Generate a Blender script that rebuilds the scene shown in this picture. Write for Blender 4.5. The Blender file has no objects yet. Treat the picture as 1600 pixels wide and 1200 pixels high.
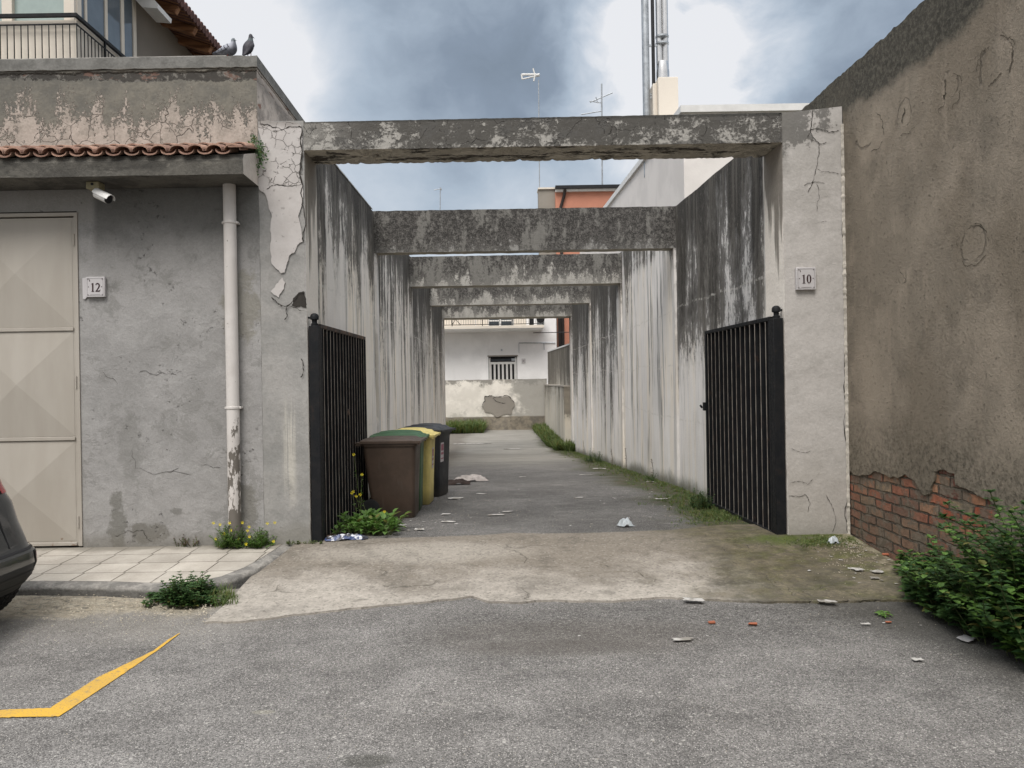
import bpy, bmesh, math, random
from mathutils import Vector, Matrix, noise as mnoise
R = math.radians
random.seed(7)
SC = bpy.context.scene
COL = SC.collection
# ---------------------------------------------------------------- camera
F = 1200.0; CZ = 1.55; VX, VY = 771.0, 595.5; ROLL = 0.0165
cam_d = bpy.data.cameras.new("camera"); cam = bpy.data.objects.new("camera", cam_d); COL.objects.link(cam)
cam_d.sensor_width = 36; cam_d.lens = 36 * F / 1600
cam_d.shift_x = 29 / 1600; cam_d.shift_y = -4.5 / 1600
cam_d.clip_start = 0.05; cam_d.clip_end = 2000
cam.matrix_world = Matrix.Translation((0, 0, CZ)) @ Matrix.Rotation(R(90), 4, 'X') @ Matrix.Rotation(-ROLL, 4, 'Z')
SC.camera = cam
SC.view_settings.view_transform = 'Standard'; SC.view_settings.look = 'None'
SC.view_settings.gamma = 1; SC.view_settings.use_curve_mapping = False
SC.view_settings.exposure = 0.74
SC.cycles.max_bounces = 8; SC.cycles.diffuse_bounces = 5
SC.cycles.use_denoising = True

# ---------------------------------------------------------------- node helpers
class E:
    def __init__(s, nt, sock): s.nt = nt; s.k = sock
    def _m(s, op, o=None, rev=False, clamp=False):
        n = s.nt.nodes.new('ShaderNodeMath'); n.operation = op; n.use_clamp = clamp
        a, b = (o, s) if rev else (s, o)
        for i, v in enumerate((a, b)):
            if v is None: continue
            if isinstance(v, E): s.nt.links.new(v.k, n.inputs[i])
            else: n.inputs[i].default_value = v
        return E(s.nt, n.outputs[0])
    def __add__(s, o): return s._m('ADD', o)
    __radd__ = __add__
    def __sub__(s, o): return s._m('SUBTRACT', o)
    def __rsub__(s, o): return s._m('SUBTRACT', o, True)
    def __mul__(s, o): return s._m('MULTIPLY', o)
    __rmul__ = __mul__
    def __truediv__(s, o): return s._m('DIVIDE', o)
    def pow(s, o): return s._m('POWER', o)
    def abs(s): return s._m('ABSOLUTE')
    def max(s, o): return s._m('MAXIMUM', o)
    def min(s, o): return s._m('MINIMUM', o)
    def frac(s): return s._m('FRACT')
    def floor(s): return s._m('FLOOR')
    def ss(s, a, b, lo=0.0, hi=1.0, interp='SMOOTHSTEP'):
        n = s.nt.nodes.new('ShaderNodeMapRange'); n.interpolation_type = interp
        s.nt.links.new(s.k, n.inputs[0])
        for i, v in enumerate((a, b, lo, hi)):
            if isinstance(v, E): s.nt.links.new(v.k, n.inputs[i + 1])
            else: n.inputs[i + 1].default_value = v
        return E(s.nt, n.outputs[0])
    def lin(s, a, b, lo=0.0, hi=1.0): return s.ss(a, b, lo, hi, 'LINEAR')

class Sh:
    """node tree writer"""
    def __init__(s, nt): s.nt = nt
    def new(s, t): return s.nt.nodes.new(t)
    def link(s, a, b): s.nt.links.new(a.k if isinstance(a, E) else a, b)
    def setin(s, sock, v):
        if isinstance(v, E): s.nt.links.new(v.k, sock)
        elif isinstance(v, (tuple, list)):
            sock.default_value = (*v, 1.0) if len(sock.default_value) == 4 and len(v) == 3 else v
        else: sock.default_value = v
    def pos(s):
        if not hasattr(s, '_p'): s._p = E(s.nt, s.new('ShaderNodeNewGeometry').outputs['Position'])
        return s._p
    def obj(s): return E(s.nt, s.new('ShaderNodeTexCoord').outputs['Object'])
    def nrm(s): return E(s.nt, s.new('ShaderNodeNewGeometry').outputs['True Normal'])
    def island(s): return E(s.nt, s.new('ShaderNodeNewGeometry').outputs['Random Per Island'])
    def xyz(s, v):
        n = s.new('ShaderNodeSeparateXYZ'); s.link(v, n.inputs[0]); return [E(s.nt, o) for o in n.outputs]
    def vec(s, x=0., y=0., z=0.):
        n = s.new('ShaderNodeCombineXYZ')
        for i, v in enumerate((x, y, z)): s.setin(n.inputs[i], v)
        return E(s.nt, n.outputs[0])
    def vm(s, op, a, b):
        n = s.new('ShaderNodeVectorMath'); n.operation = op
        s.setin(n.inputs[0], a); s.setin(n.inputs[1], b)
        return E(s.nt, n.outputs['Value' if op in ('DOT_PRODUCT', 'LENGTH', 'DISTANCE') else 0])
    def noise(s, v, scale=1.0, detail=4, rough=.55, dist=0., col=False):
        if isinstance(scale, tuple): v = s.vm('MULTIPLY', v, scale); scale = 1.0
        n = s.new('ShaderNodeTexNoise'); s.link(v, n.inputs['Vector'])
        n.inputs['Scale'].default_value = scale; n.inputs['Detail'].default_value = detail
        n.inputs['Roughness'].default_value = rough; n.inputs['Distortion'].default_value = dist
        return E(s.nt, n.outputs[1 if col else 0])
    def vor(s, v, scale=1.0, feat='F1', rnd=1.0, out=0):
        if isinstance(scale, tuple): v = s.vm('MULTIPLY', v, scale); scale = 1.0
        n = s.new('ShaderNodeTexVoronoi'); n.feature = feat; s.link(v, n.inputs['Vector'])
        n.inputs['Scale'].default_value = scale; n.inputs['Randomness'].default_value = rnd
        return E(s.nt, n.outputs[out])
    def warp(s, v, scale, amt):
        c = s.vm('SUBTRACT', s.noise(v, scale, 3, col=True), (.5, .5, .5))
        return s.vm('ADD', v, s.vm('MULTIPLY', c, (amt, amt, amt)))
    def mix(s, a, b, f):
        n = s.new('ShaderNodeMix'); n.data_type = 'RGBA'; n.clamp_factor = True
        s.setin(n.inputs[0], f); s.setin(n.inputs[6], a); s.setin(n.inputs[7], b)
        return E(s.nt, n.outputs[2])
    def mul(s, a, f):
        """colour times value"""
        n = s.new('ShaderNodeVectorMath'); n.operation = 'SCALE'
        s.setin(n.inputs[0], a); s.setin(n.inputs[3], f)
        return E(s.nt, n.outputs[0])
    def blob(s, a, b, ca, cb, ra, rb, soft=.5, wob=None):
        """1 inside an ellipse in (a,b), with optional wobble value"""
        d = ((a - ca) / ra).pow(2.0) if False else None
        u = (a - ca) / ra; v = (b - cb) / rb
        d = (u * u + v * v)
        if wob is not None: d = d + wob
        return d.ss(1.0 - soft, 1.0 + soft, 1.0, 0.0)

MATS = {}
BRIGHT = {'alley_wall_right', 'alley_wall_left', 'pilaster', 'low_wall', 'house_white', 'pale_render', 'cream_render', 'white_paint', 'dark_wall', 'pale_glass', 'side_glass', 'bright_steel', 'galvanised', 'white_frame'}
def material(name, fn, **kw):
    if name in MATS: return MATS[name]
    m = bpy.data.materials.new(name); m.use_nodes = True
    nt = m.node_tree; b = nt.nodes['Principled BSDF']; s = Sh(nt)
    res = fn(s, **kw)
    if name not in BRIGHT: res['c'] = s.mul(res['c'], .82)
    s.setin(b.inputs['Base Color'], res['c'])
    s.setin(b.inputs['Roughness'], res.get('r', .9))
    s.setin(b.inputs['Metallic'], res.get('m', 0.))
    b.inputs['Specular IOR Level'].default_value = res.get('s', .3)
    if 'coat' in res: b.inputs['Coat Weight'].default_value = res['coat']; b.inputs['Coat Roughness'].default_value = .06
    if 'trans' in res: b.inputs['Transmission Weight'].default_value = res['trans']
    if 'b' in res:
        n = s.new('ShaderNodeBump'); s.setin(n.inputs['Height'], res['b'])
        n.inputs['Distance'].default_value = res.get('bd', .005); n.inputs['Strength'].default_value = res.get('bs', 1.)
        nt.links.new(n.outputs[0], b.inputs['Normal'])
    if 'leaf' in res:
        t = s.new('ShaderNodeBsdfTranslucent'); s.setin(t.inputs[0], res['leaf'])
        mx = s.new('ShaderNodeMixShader'); mx.inputs[0].default_value = .3
        nt.links.new(b.outputs[0], mx.inputs[1]); nt.links.new(t.outputs[0], mx.inputs[2])
        nt.links.new(mx.outputs[0], nt.nodes['Material Output'].inputs[0])
    MATS[name] = m
    return m
def plain(name, c, r=.6, m=0., s=.3, var=.25, scale=6, bump=0., **kw):
    def fn(S):
        p = S.pos(); n = S.noise(p, scale, 5, .6)
        d = dict(c=S.mul(S.mix(c, c, 0.), n.lin(.3, .7, 1 - var, 1 + var)), r=r, m=m, s=s, **kw)
        if bump: d['b'] = S.noise(p, scale * 12, 3); d['bd'] = bump
        return d
    return material(name, fn)

# ---------------------------------------------------------------- sky and light
w = bpy.data.worlds.new("World"); SC.world = w; w.use_nodes = True
def build_world():
    nt = w.node_tree; s = Sh(nt); bg = nt.nodes['Background']
    sky = s.new('ShaderNodeTexSky'); sky.sky_type = 'NISHITA'; sky.sun_disc = False
    sky.sun_elevation = R(54); sky.sun_rotation = R(200); sky.air_density = 1.2; sky.dust_density = 2
    g = s.new('ShaderNodeTexCoord').outputs['Generated']; d0 = s.vm('NORMALIZE', E(nt, g), (0, 0, 0))
    x, y, z = s.xyz(d0)
    # flat cloud layer coordinate (a plane overhead) warped by noise
    dw = s.warp(s.warp(d0, 2.6, .14), 9.0, .045)
    def spot(px, py, rad, soft=1.0):
        v = Vector(((px - VX) / F, 1, -(py - VY) / F)).normalized()
        return s.vm('DISTANCE', dw, tuple(v)).ss(rad * (1 - soft), rad, 1.0, 0.0)
    def _dist(): pass
    n1 = s.noise(s.vm('MULTIPLY', dw, (1, 1, 1.35)), 2.6, 6, .52)
    n2 = s.noise(s.vm('MULTIPLY', dw, (1, 1, 1.5)), 7.5, 6, .58)
    br = .50 + (n1 - .5) * .62 + (n2 - .5) * .60
    wob = n2.lin(.35, .65, .55, 1.35)
    br = br + .56 * spot(390, 50, .27) + .30 * spot(400, 130, .14) * wob + (.50 * spot(1095, 60, .20) + .38 * spot(1085, 140, .16) + .20 * spot(940, 90, .10)) * wob
    br = br - .34 * spot(660, 120, .25, .95) - .30 * spot(850, 120, .15) - .20 * spot(1260, 120, .22) - .14 * spot(600, 20, .15)
    br = br + .30 * spot(720, 300, .3) + .18 * spot(930, 175, .13) * wob + .10 * spot(460, 160, .1)
    n = s.new('ShaderNodeValToRGB'); s.link(br, n.inputs[0]); cr = n.color_ramp
    stops = [(0.0, (.215, .265, .325)), (.28, (.305, .372, .465)), (.5, (.50, .59, .70)), (.72, (.72, .79, .88)), (.95, (1.02, 1.03, 1.06))]
    cr.elements[0].position = stops[0][0]; cr.elements[0].color = (*stops[0][1], 1)
    cr.elements[1].position = stops[-1][0]; cr.elements[1].color = (*stops[-1][1], 1)
    for p_, c_ in stops[1:-1]:
        e = cr.elements.new(p_); e.color = (*c_, 1)
    cloud = E(nt, n.outputs[0])
    # the overcast layer is brighter towards the zenith
    over = z.ss(.48, .9)
    behind = y.ss(.15, -.45)
    cloud = s.mix(cloud, (.60, .59, .58), over.max(behind) * .85)
    cloud = s.mul(cloud, (over * 16. + 5.0) * behind.lin(0, 1, 1, 1.45))
    col = s.mix(cloud, E(nt, sky.outputs[0]), .06)
    s.link(col, bg.inputs[0]); bg.inputs[1].default_value = .1
build_world()
sun_d = bpy.data.lights.new("sun", 'SUN'); sun = bpy.data.objects.new("sun", sun_d); COL.objects.link(sun)
sun_d.energy = 1.5; sun_d.angle = R(30); sun_d.color = (1, .955, .90)
# light comes from behind the viewer, a little from the left, high up
sun.rotation_euler = (R(90 - 54), 0, R(-20)); sun.location = (0, 0, 30)

# ---------------------------------------------------------------- pixel -> world
def xp(px, py):
    dx = px - VX; dy = py - VY
    return dx - ROLL * dy, dy + ROLL * dx
def at(px, py, D):
    x, y = xp(px, py); return Vector((x * D / F, D, CZ - y * D / F))
def onX(px, py, X):
    x, y = xp(px, py); D = X * F / x; return Vector((X, D, CZ - y * D / F))
GP = [(-400, .0), (0, .05), (4, .09), (5, .10), (6.45, .212), (7.2, .195), (10, .11), (13.8, -.10), (24.4, -.70), (34, -.62), (400, -.62)]
def gz(x, y):
    for (a, za), (b, zb) in zip(GP, GP[1:]):
        if y <= b: return za + (zb - za) * (y - a) / (b - a)
    return -.62
def gnd(px, py):
    x, y = xp(px, py); D = 5.
    for _ in range(30): D = (CZ - gz(0, D)) * F / y
    return Vector((x * D / F, D, gz(0, D)))

# ---------------------------------------------------------------- mesh helpers
class MB:
    def __init__(s): s.v = []; s.f = []
    def box(s, x0, x1, y0, y1, z0, z1):
        b = len(s.v)
        s.v += [(x, y, z) for z in (z0, z1) for y in (y0, y1) for x in (x0, x1)]
        s.f += [[b + i for i in q] for q in ((0, 2, 3, 1), (4, 5, 7, 6), (0, 1, 5, 4), (2, 6, 7, 3), (0, 4, 6, 2), (1, 3, 7, 5))]
        return s
    def hull(s, pts8):
        """8 corner points in box order"""
        b = len(s.v); s.v += [tuple(p) for p in pts8]
        s.f += [[b + i for i in q] for q in ((0, 2, 3, 1), (4, 5, 7, 6), (0, 1, 5, 4), (2, 6, 7, 3), (0, 4, 6, 2), (1, 3, 7, 5))]
        return s
    def prism(s, poly, d):
        """poly: list of 3D points (planar), extruded by vector d"""
        b = len(s.v); n = len(poly); d = Vector(d)
        s.v += [tuple(Vector(p)) for p in poly] + [tuple(Vector(p) + d) for p in poly]
        s.f += [list(range(b, b + n))[::-1], list(range(b + n, b + 2 * n))]
        for i in range(n):
            j = (i + 1) % n; s.f.append([b + i, b + j, b + n + j, b + n + i])
        return s
    def tube(s, pts, r, n=8, caps=True):
        pts = [Vector(p) for p in pts]; rs = r if isinstance(r, (list, tuple)) else [r] * len(pts)
        b = len(s.v); up = None
        for i, p in enumerate(pts):
            t = (pts[min(i + 1, len(pts) - 1)] - pts[max(i - 1, 0)])
            t = t.normalized() if t.length > 1e-9 else Vector((0, 0, 1))
            if up is None: up = Vector((0, 0, 1)) if abs(t.z) < .9 else Vector((1, 0, 0))
            a = t.cross(up).normalized(); c = a.cross(t).normalized(); up = c
            for k in range(n):
                th = 2 * math.pi * k / n
                s.v.append(tuple(p + (a * math.cos(th) + c * math.sin(th)) * rs[i]))
        for i in range(len(pts) - 1):
            for k in range(n):
                l = (k + 1) % n
                s.f.append([b + i * n + k, b + i * n + l, b + (i + 1) * n + l, b + (i + 1) * n + k])
        if caps:
            s.f.append([b + k for k in range(n)][::-1]); s.f.append([b + (len(pts) - 1) * n + k for k in range(n)])
        return s
    def lathe(s, prof, c=(0, 0, 0), ax='z', n=24):
        """prof: (r, h) pairs"""
        b = len(s.v)
        for (r, h) in prof:
            for k in range(n):
                t = 2 * math.pi * k / n; p = (r * math.cos(t), r * math.sin(t), h)
                if ax == 'y': p = (p[0], p[2], p[1])
                if ax == 'x': p = (p[2], p[0], p[1])
                s.v.append((p[0] + c[0], p[1] + c[1], p[2] + c[2]))
        for i in range(len(prof) - 1):
            for k in range(n):
                l = (k + 1) % n
                s.f.append([b + i * n + k, b + i * n + l, b + (i + 1) * n + l, b + (i + 1) * n + k])
        s.f.append([b + k for k in range(n)][::-1]); s.f.append([b + (len(prof) - 1) * n + k for k in range(n)])
        return s
    def grid(s, rows):
        b = len(s.v); m = len(rows[0])
        for r in rows: s.v += [tuple(p) for p in r]
        for i in range(len(rows) - 1):
            for k in range(m - 1):
                s.f.append([b + i * m + k, b + i * m + k + 1, b + (i + 1) * m + k + 1, b + (i + 1) * m + k])
        return s
    def face(s, pts):
        b = len(s.v); s.v += [tuple(p) for p in pts]; s.f.append(list(range(b, b + len(pts)))); return s
    def rot(s, m, start=0):
        for i in range(start, len(s.v)): s.v[i] = tuple(m @ Vector(s.v[i]))
        return s
    def build(s, name, mt, parent=None, smooth=False, bevel=0., fix=True, loc=None, sub=0, seg=2):
        me = bpy.data.meshes.new(name); v = s.v
        if loc is not None: v = [(a - loc[0], b - loc[1], c - loc[2]) for a, b, c in v]
        me.from_pydata(v, [], s.f); me.validate()
        if fix:
            bm = bmesh.new(); bm.from_mesh(me); bmesh.ops.recalc_face_normals(bm, faces=bm.faces); bm.to_mesh(me); bm.free()
        mts = mt if isinstance(mt, (list, tuple)) else [mt]
        for m in mts: me.materials.append(m)
        if smooth:
            for p in me.polygons: p.use_smooth = True
        o = bpy.data.objects.new(name, me); COL.objects.link(o)
        if loc is not None: o.location = loc
        if parent is not None:
            o.parent = parent
            if loc is None: o.matrix_parent_inverse = parent.matrix_basis.inverted()
        if bevel:
            md = o.modifiers.new('bevel', 'BEVEL'); md.width = bevel; md.segments = seg; md.limit_method = 'ANGLE'; md.angle_limit = R(35)
            for p in me.polygons: p.use_smooth = True
            me.set_sharp_from_angle(angle=R(50))
        if sub:
            md = o.modifiers.new('sub', 'SUBSURF'); md.levels = sub; md.render_levels = sub
        if smooth and not sub: me.set_sharp_from_angle(angle=R(40))
        return o
def tag(o, label, cat, group=None, kind=None):
    o['label'] = label; o['category'] = cat
    if group: o['group'] = group
    if kind: o['kind'] = kind
    return o
def struct(o, label=None, kind='structure'):
    o['kind'] = kind
    if label: o['label'] = label
    return o
def thing(name, label, cat, loc=(0, 0, 0), rz=0., group=None):
    o = bpy.data.objects.new(name, None); COL.objects.link(o); o.location = loc; o.rotation_euler = (0, 0, rz)
    o.empty_display_size = .2
    tag(o, label, cat, group); return o
def copy_tree(o, parent=None):
    c = o.copy(); COL.objects.link(c)
    if parent is not None: c.parent = parent
    for ch in [k for k in COL.objects if k.parent == o]: copy_tree(ch, c)
    return c
def rough_line(pts, amp, depth=4, closed=False, rnd=random):
    """fractal midpoint displacement of a 2D/3D polyline"""
    pts = [Vector(p) for p in pts]
    if closed: pts = pts + [pts[0]]
    for d in range(depth):
        out = [pts[0]]
        for a, b in zip(pts, pts[1:]):
            m = (a + b) / 2; L = (b - a).length
            j = Vector([rnd.uniform(-1, 1) for _ in range(len(a))]) * amp * L
            out += [m + j, b]
        pts = out
    return pts[:-1] if closed else pts
def px_slab(name, px, plane, thick, mt, parent, amp=.18, depth=3):
    """irregular thin slab on the plane y=Y (plane=('y',Y)) or x=X, outline in photo pixels, standing proud towards the alley/viewer"""
    pts = rough_line([(a, b) for a, b in px], amp, depth, True)
    ax, val = plane[:2]
    if ax == 'y':
        P = [at(p[0], p[1], val) for p in pts]; d = Vector((0, -thick, 0))
        P = [Vector((p.x, plane[2] if len(plane) > 2 else val, p.z)) for p in P]
    else:
        P = [onX(p[0], p[1], val) for p in pts]; d = Vector((-thick if val > 0 else thick, 0, 0))
    mb = MB().prism(P, d)
    o = mb.build(name, mt, parent, fix=False)
    bm = bmesh.new(); bm.from_mesh(o.data); bmesh.ops.triangulate(bm, faces=[f for f in bm.faces if len(f.verts) > 4], ngon_method='EAR_CLIP')
    bmesh.ops.recalc_face_normals(bm, faces=bm.faces); bm.to_mesh(o.data); bm.free()
    return o
def crack(parent, lines, plane, mt, wd=.006, amp=.16, name='crack'):
    ax, val = plane[:2]
    for px in lines:
        mb = MB(); k = 1.
        if isinstance(px[0], (int, float)): k = px[0]; px = px[1]
        pts = rough_line(px, amp, 3); n = len(pts)
        P = [at(*p, val) if ax == 'y' else onX(*p, val) for p in pts]
        L, Rr = [], []
        for i, p in enumerate(P):
            t = (P[min(i + 1, n - 1)] - P[max(0, i - 1)]).normalized()
            nn = Vector((0, 1, 0)) if ax == 'y' else Vector((1, 0, 0))
            s_ = t.cross(nn).normalized() * wd * k * .5 * (.25 + random.random()) * (1 if 0 < i < n - 1 else .1)
            L.append(p + s_); Rr.append(p - s_)
        mb.grid([L, Rr]).build(name, mt, parent, fix=False)
# ---------------------------------------------------------------- materials
def floorz(S, y):
    return y.lin(7.2, 24.4, .2, -.70) if False else (y.lin(10., 24.4, .11, -.70))

def f_asphalt(S, tone=1.0, alley=False):
    p = S.pos(); x, y, z = S.xyz(p)
    big = S.noise(p, .9, 5, .6); med = S.noise(p, 5, 4, .6)
    v = S.vor(p, 170, 'F1', out=1)           # one colour per chip
    vr, vg, vb = S.xyz(v)
    d = S.vor(p, 170); d2 = S.vor(p, 48, out=0); v2r = S.xyz(S.vor(p, 48, out=1))[0]
    base = S.mix((.175, .165, .155), (.235, .224, .212), big.lin(.3, .7))
    k = vr.lin(0, 1, .50, 1.40) * med.lin(.3, .7, .84, 1.16) * S.noise(p, 45, 4, .7).lin(.3, .7, .86, 1.14)
    c = S.mul(base, k)
    chip = vg.ss(.84, .91) * d.ss(.6, .3)
    c = S.mix(c, (.58, .55, .51), chip * .85)
    chip2 = v2r.ss(.93, .97) * d2.ss(.42, .28)
    c = S.mix(c, (.50, .48, .44), chip2 * .65)
    hole = vb.ss(.80, .9) * d.ss(.7, .2)
    c = S.mix(c, (.035, .034, .033), hole * .8)
    if not alley:
        # darker worn band of coarse asphalt before the driveway, damp towards the right wall
        n = S.noise(p, 1.6, 5, .6)
        band = (y + (n - .5) * 1.5 - x * .04).ss(4.0, 4.45) * (y + (n - .5) * .5).ss(5.05, 4.75)
        band = band * (x + (n - .5) * 2.0).ss(-.9, .1)
        c = S.mix(c, S.mul(c, .66), band * .8 * med.lin(.35, .6, .5, 1.)); c = S.mix(c, (.42, .40, .36), (S.noise(p, 80, 3, .7).ss(.60, .66)) * band * .7)
        pit = S.vor(S.warp(p, 20, .03), 30).ss(.5, .15) * band
        c = S.mix(c, (.05, .047, .042), pit * .55)
        st1 = S.blob(x, y, .35, 4.35, .8, .28, .8, (n - .5) * 2)
        c = S.mix(c, (.12, .10, .08), st1 * .25)
        lk = S.noise(S.warp(p, 1.2, .6), (.9, 2.4, 1), 6, .7); c = S.mix(c, S.mul(c, .72), lk.ss(.50, .62) * .65); c = S.mix(c, S.mul(c, 1.14), lk.ss(.47, .38) * .6)
        damp = (x * .9 + y * .35 + (n - .5) * .9).ss(3.15, 3.9)
        c = S.mix(c, (.060, .056, .046), damp * .7)
        # dust and crumbled yellowish mortar along the kerb at the left
        rub = (y + (n - .5) * .55 + (med - .5) * .22).ss(4.78, 5.02) * (x * -1 + (n - .5) * .4).ss(1.75, 2.0)
        rt = S.noise(p, (14, 20, 10), 7, .8)
        rc = S.mix((.34, .28, .19), (.62, .55, .42), rt.lin(.38, .60))
        rc = S.mix(rc, (.14, .13, .11), S.noise(p, (16, 34, 10), 5, .7).ss(.53, .60) * .85)
        c = S.mix(c, rc, rub * .95)
        du = (y + (n - .5) * .8).ss(4.2, 4.8) * (x * -1).ss(.9, 2.2)
        c = S.mix(c, (.30, .275, .235), du * .35)
        # faint pale scuffs
        sc = S.noise(p, (3, 9, 1), 5, .7).ss(.64, .74)
        c = S.mix(c, (.40, .38, .34), sc * .35)
        for (px, py, ra, rb, cc, ff) in ((575, 1188, .10, .05, (.05, .05, .04), .55), (412, 1112, .05, .02, (.36, .34, .25), .3), (865, 1012, .5, .12, (.08, .07, .06), .3)):
            g = gnd(px, py); c = S.mix(c, cc, S.blob(x, y, g.x, g.y, ra, rb, .6, (n - .5)) * ff)
        # moss and dirt at the foot of the kerb and wall
    else:
        n = S.noise(p, .8, 5, .6); c = S.mul(c, .78)
        c = S.mix(c, S.mul(c, .72), n.ss(.42, .6) * y.ss(16, 8) * .8)
        pale = (y + (n - .5) * 5).ss(14, 19.)
        pc = S.mix((.36, .34, .30), (.26, .245, .215), S.noise(p, (.8, 2.2, 1), 5, .6).lin(.35, .65))
        c = S.mix(c, pc, pale * .8)
        sc = S.noise(p, (1.5, 7, 1), 5, .7).ss(.60, .70)
        c = S.mix(c, (.46, .43, .38), sc * .35)
        # moss, soil along the right wall, dirt near the bins
        m = (x + (n - .5) * 1.3 + (med - .5) * .5).ss(1.5, 2.0)
        mc = S.mix((.040, .058, .012), (.085, .07, .04), S.noise(p, 9, 5, .7).ss(.42, .58))
        c = S.mix(c, mc, m * .88)
        dl = (x * -1 + (n - .5) * .8).ss(.75, 1.3)
        c = S.mix(c, (.115, .095, .075), dl * .6)
    h = (rub * S.noise(p, (9, 16, 9), 6, .75) * 9. if not alley else 0.) + d.lin(0, .8, 1, 0) * .6 + S.noise(p, 60, 3) * .8 + big * 2.
    return dict(c=c, r=.92, b=h, bd=.006, bs=.8, s=.25)

def f_apron(S):
    p = S.pos(); x, y, z = S.xyz(p)
    n = S.noise(p, 1.3, 6, .6); n2 = S.noise(p, 7, 5, .65); n3 = S.noise(p, 60, 3, .6)
    c = S.mix((.365, .33, .285), (.245, .22, .188), (n * .6 + n2 * .4).ss(.4, .62))
    # worn pale lower edge, darker upper part
    up = (y + (n - .5) * 1.6 + (n2 - .5) * .5).ss(5.2, 5.9)
    c = S.mix(c, (.20, .172, .138), up * .85)
    lo = (y + (n - .5) * .5 + (n2 - .5) * .3 - (x - .3).abs() * .12).ss(5.32, 4.95)
    c = S.mix(c, (.48, .44, .385), lo * .45)
    patch = S.blob(x, y, -.6, 6.1, .9, .25, .9, (n - .5) * 2.2); c = S.mix(c, (.50, .46, .40), patch * .4)
    # moss and damp at the right
    mo = (x + (n - .5) * 1.6 + (n2 - .5) * .5).ss(1.0, 2.0)
    mc = S.mix((.125, .105, .068), (.090, .080, .038), S.noise(p, 5, 5).ss(.4, .6))
    mc = S.mix(mc, (.16, .135, .085), S.noise(p, 12, 6, .75).ss(.50, .62) * .7); mc = S.mix(mc, (.045, .042, .025), S.noise(p, 3, 6, .7).ss(.50, .62) * .6); mc = S.mix(mc, (.085, .095, .02), S.noise(p, (3, 5, 3), 5, .7).ss(.52, .60) * x.ss(1.6, 2.4) * .6)
    mc = S.mul(mc, S.noise(p, 9, 7, .8).lin(.35, .65, .62, 1.45))
    c = S.mix(c, mc, mo * .90)
    gm = S.blob(x, y, 2.55, 6.3, .5, .16, .9, (n2 - .5) * 2.6); c = S.mix(c, (.075, .105, .018), gm * .75)
    rw = (x + (n2 - .5) * .25).ss(2.72, 2.86) * n2.ss(.42, .56)
    c = S.mix(c, (.40, .35, .25), rw * .5)
    dk = S.noise(S.warp(p, 3, .3), (2.5, 6, 1), 5, .7).ss(.57, .70)
    c = S.mix(c, (.15, .135, .11), dk * .35)
    c = S.mul(c, n3.lin(.3, .7, .86, 1.14))
    mt2 = S.noise(S.warp(p, 2, .3), 3.2, 7, .72); c = S.mix(c, S.mul(c, .62), mt2.ss(.50, .62) * .6); c = S.mul(c, S.noise(p, 24, 5, .75).lin(.3, .7, .82, 1.18))
    ag = S.vor(p, 70, out=1); ar, ag_, ab = S.xyz(ag)
    c = S.mix(c, (.50, .46, .39), ar.ss(.90, .96) * .28 * (1 - mo)); c = S.mix(c, (.10, .09, .075), ag_.ss(.90, .96) * .45)
    ck = S.vor(S.warp(p, 2.5, .5), 1.1, 'DISTANCE_TO_EDGE').ss(.009, .002) * n.ss(.50, .56)
    c = S.mix(c, (.14, .125, .10), ck * .5)
    return dict(c=c, r=.93, b=n2 * 1.5 + n3 * .5 - ck * 1.5, bd=.008, bs=.8)

def f_tiles(S):
    p = S.pos(); x, y, z = S.xyz(p)
    # staggered square paving slabs, joints run a little skewed to the wall
    row = ((y - 5.32) / .275).floor()
    fx = ((x + row * .02) / .30).frac(); fy = ((y - 5.32) / .275).frac()
    ex = (fx - .5).abs(); ey = (fy - .5).abs()
    j = ex.ss(.478, .492).max(ey.ss(.478, .492))
    cell = S.vec(((x + row * .02) / .30).floor(), row, 0.)
    wn = S.new('ShaderNodeTexWhiteNoise'); S.link(cell, wn.inputs[0]); rv = E(S.nt, wn.outputs[0])
    n = S.noise(p, 4, 5, .6); n3 = S.noise(p, 70, 3)
    c = S.mix((.55, .505, .44), (.43, .39, .335), n.lin(.35, .65))
    c = S.mul(c, rv.lin(0, 1, .86, 1.08) * n3.lin(.3, .7, .93, 1.07))
    c = S.mix(c, (.13, .115, .09), j * n.ss(.3, .5, .5, .95))
    dirt = (y + (n - .5) * .35).ss(6.22, 6.38); c = S.mix(c, (.22, .20, .165), dirt * .8)
    return dict(c=c, r=.9, b=(1 - j) + n3 * .2, bd=.004)

def f_kerb(S):
    p = S.pos(); x, y, z = S.xyz(p)
    n = S.noise(p, 6, 5, .65); n3 = S.noise(p, 50, 4, .6)
    c = S.mix((.33, .31, .28), (.19, .18, .165), n.ss(.4, .6))
    c = S.mix(c, (.08, .077, .07), (z + (n - .5) * .08).ss(.178, .150) * .8)
    return dict(c=S.mul(c, n3.lin(.3, .7, .8, 1.2)), r=.93, b=n3 + n, bd=.01)

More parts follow.
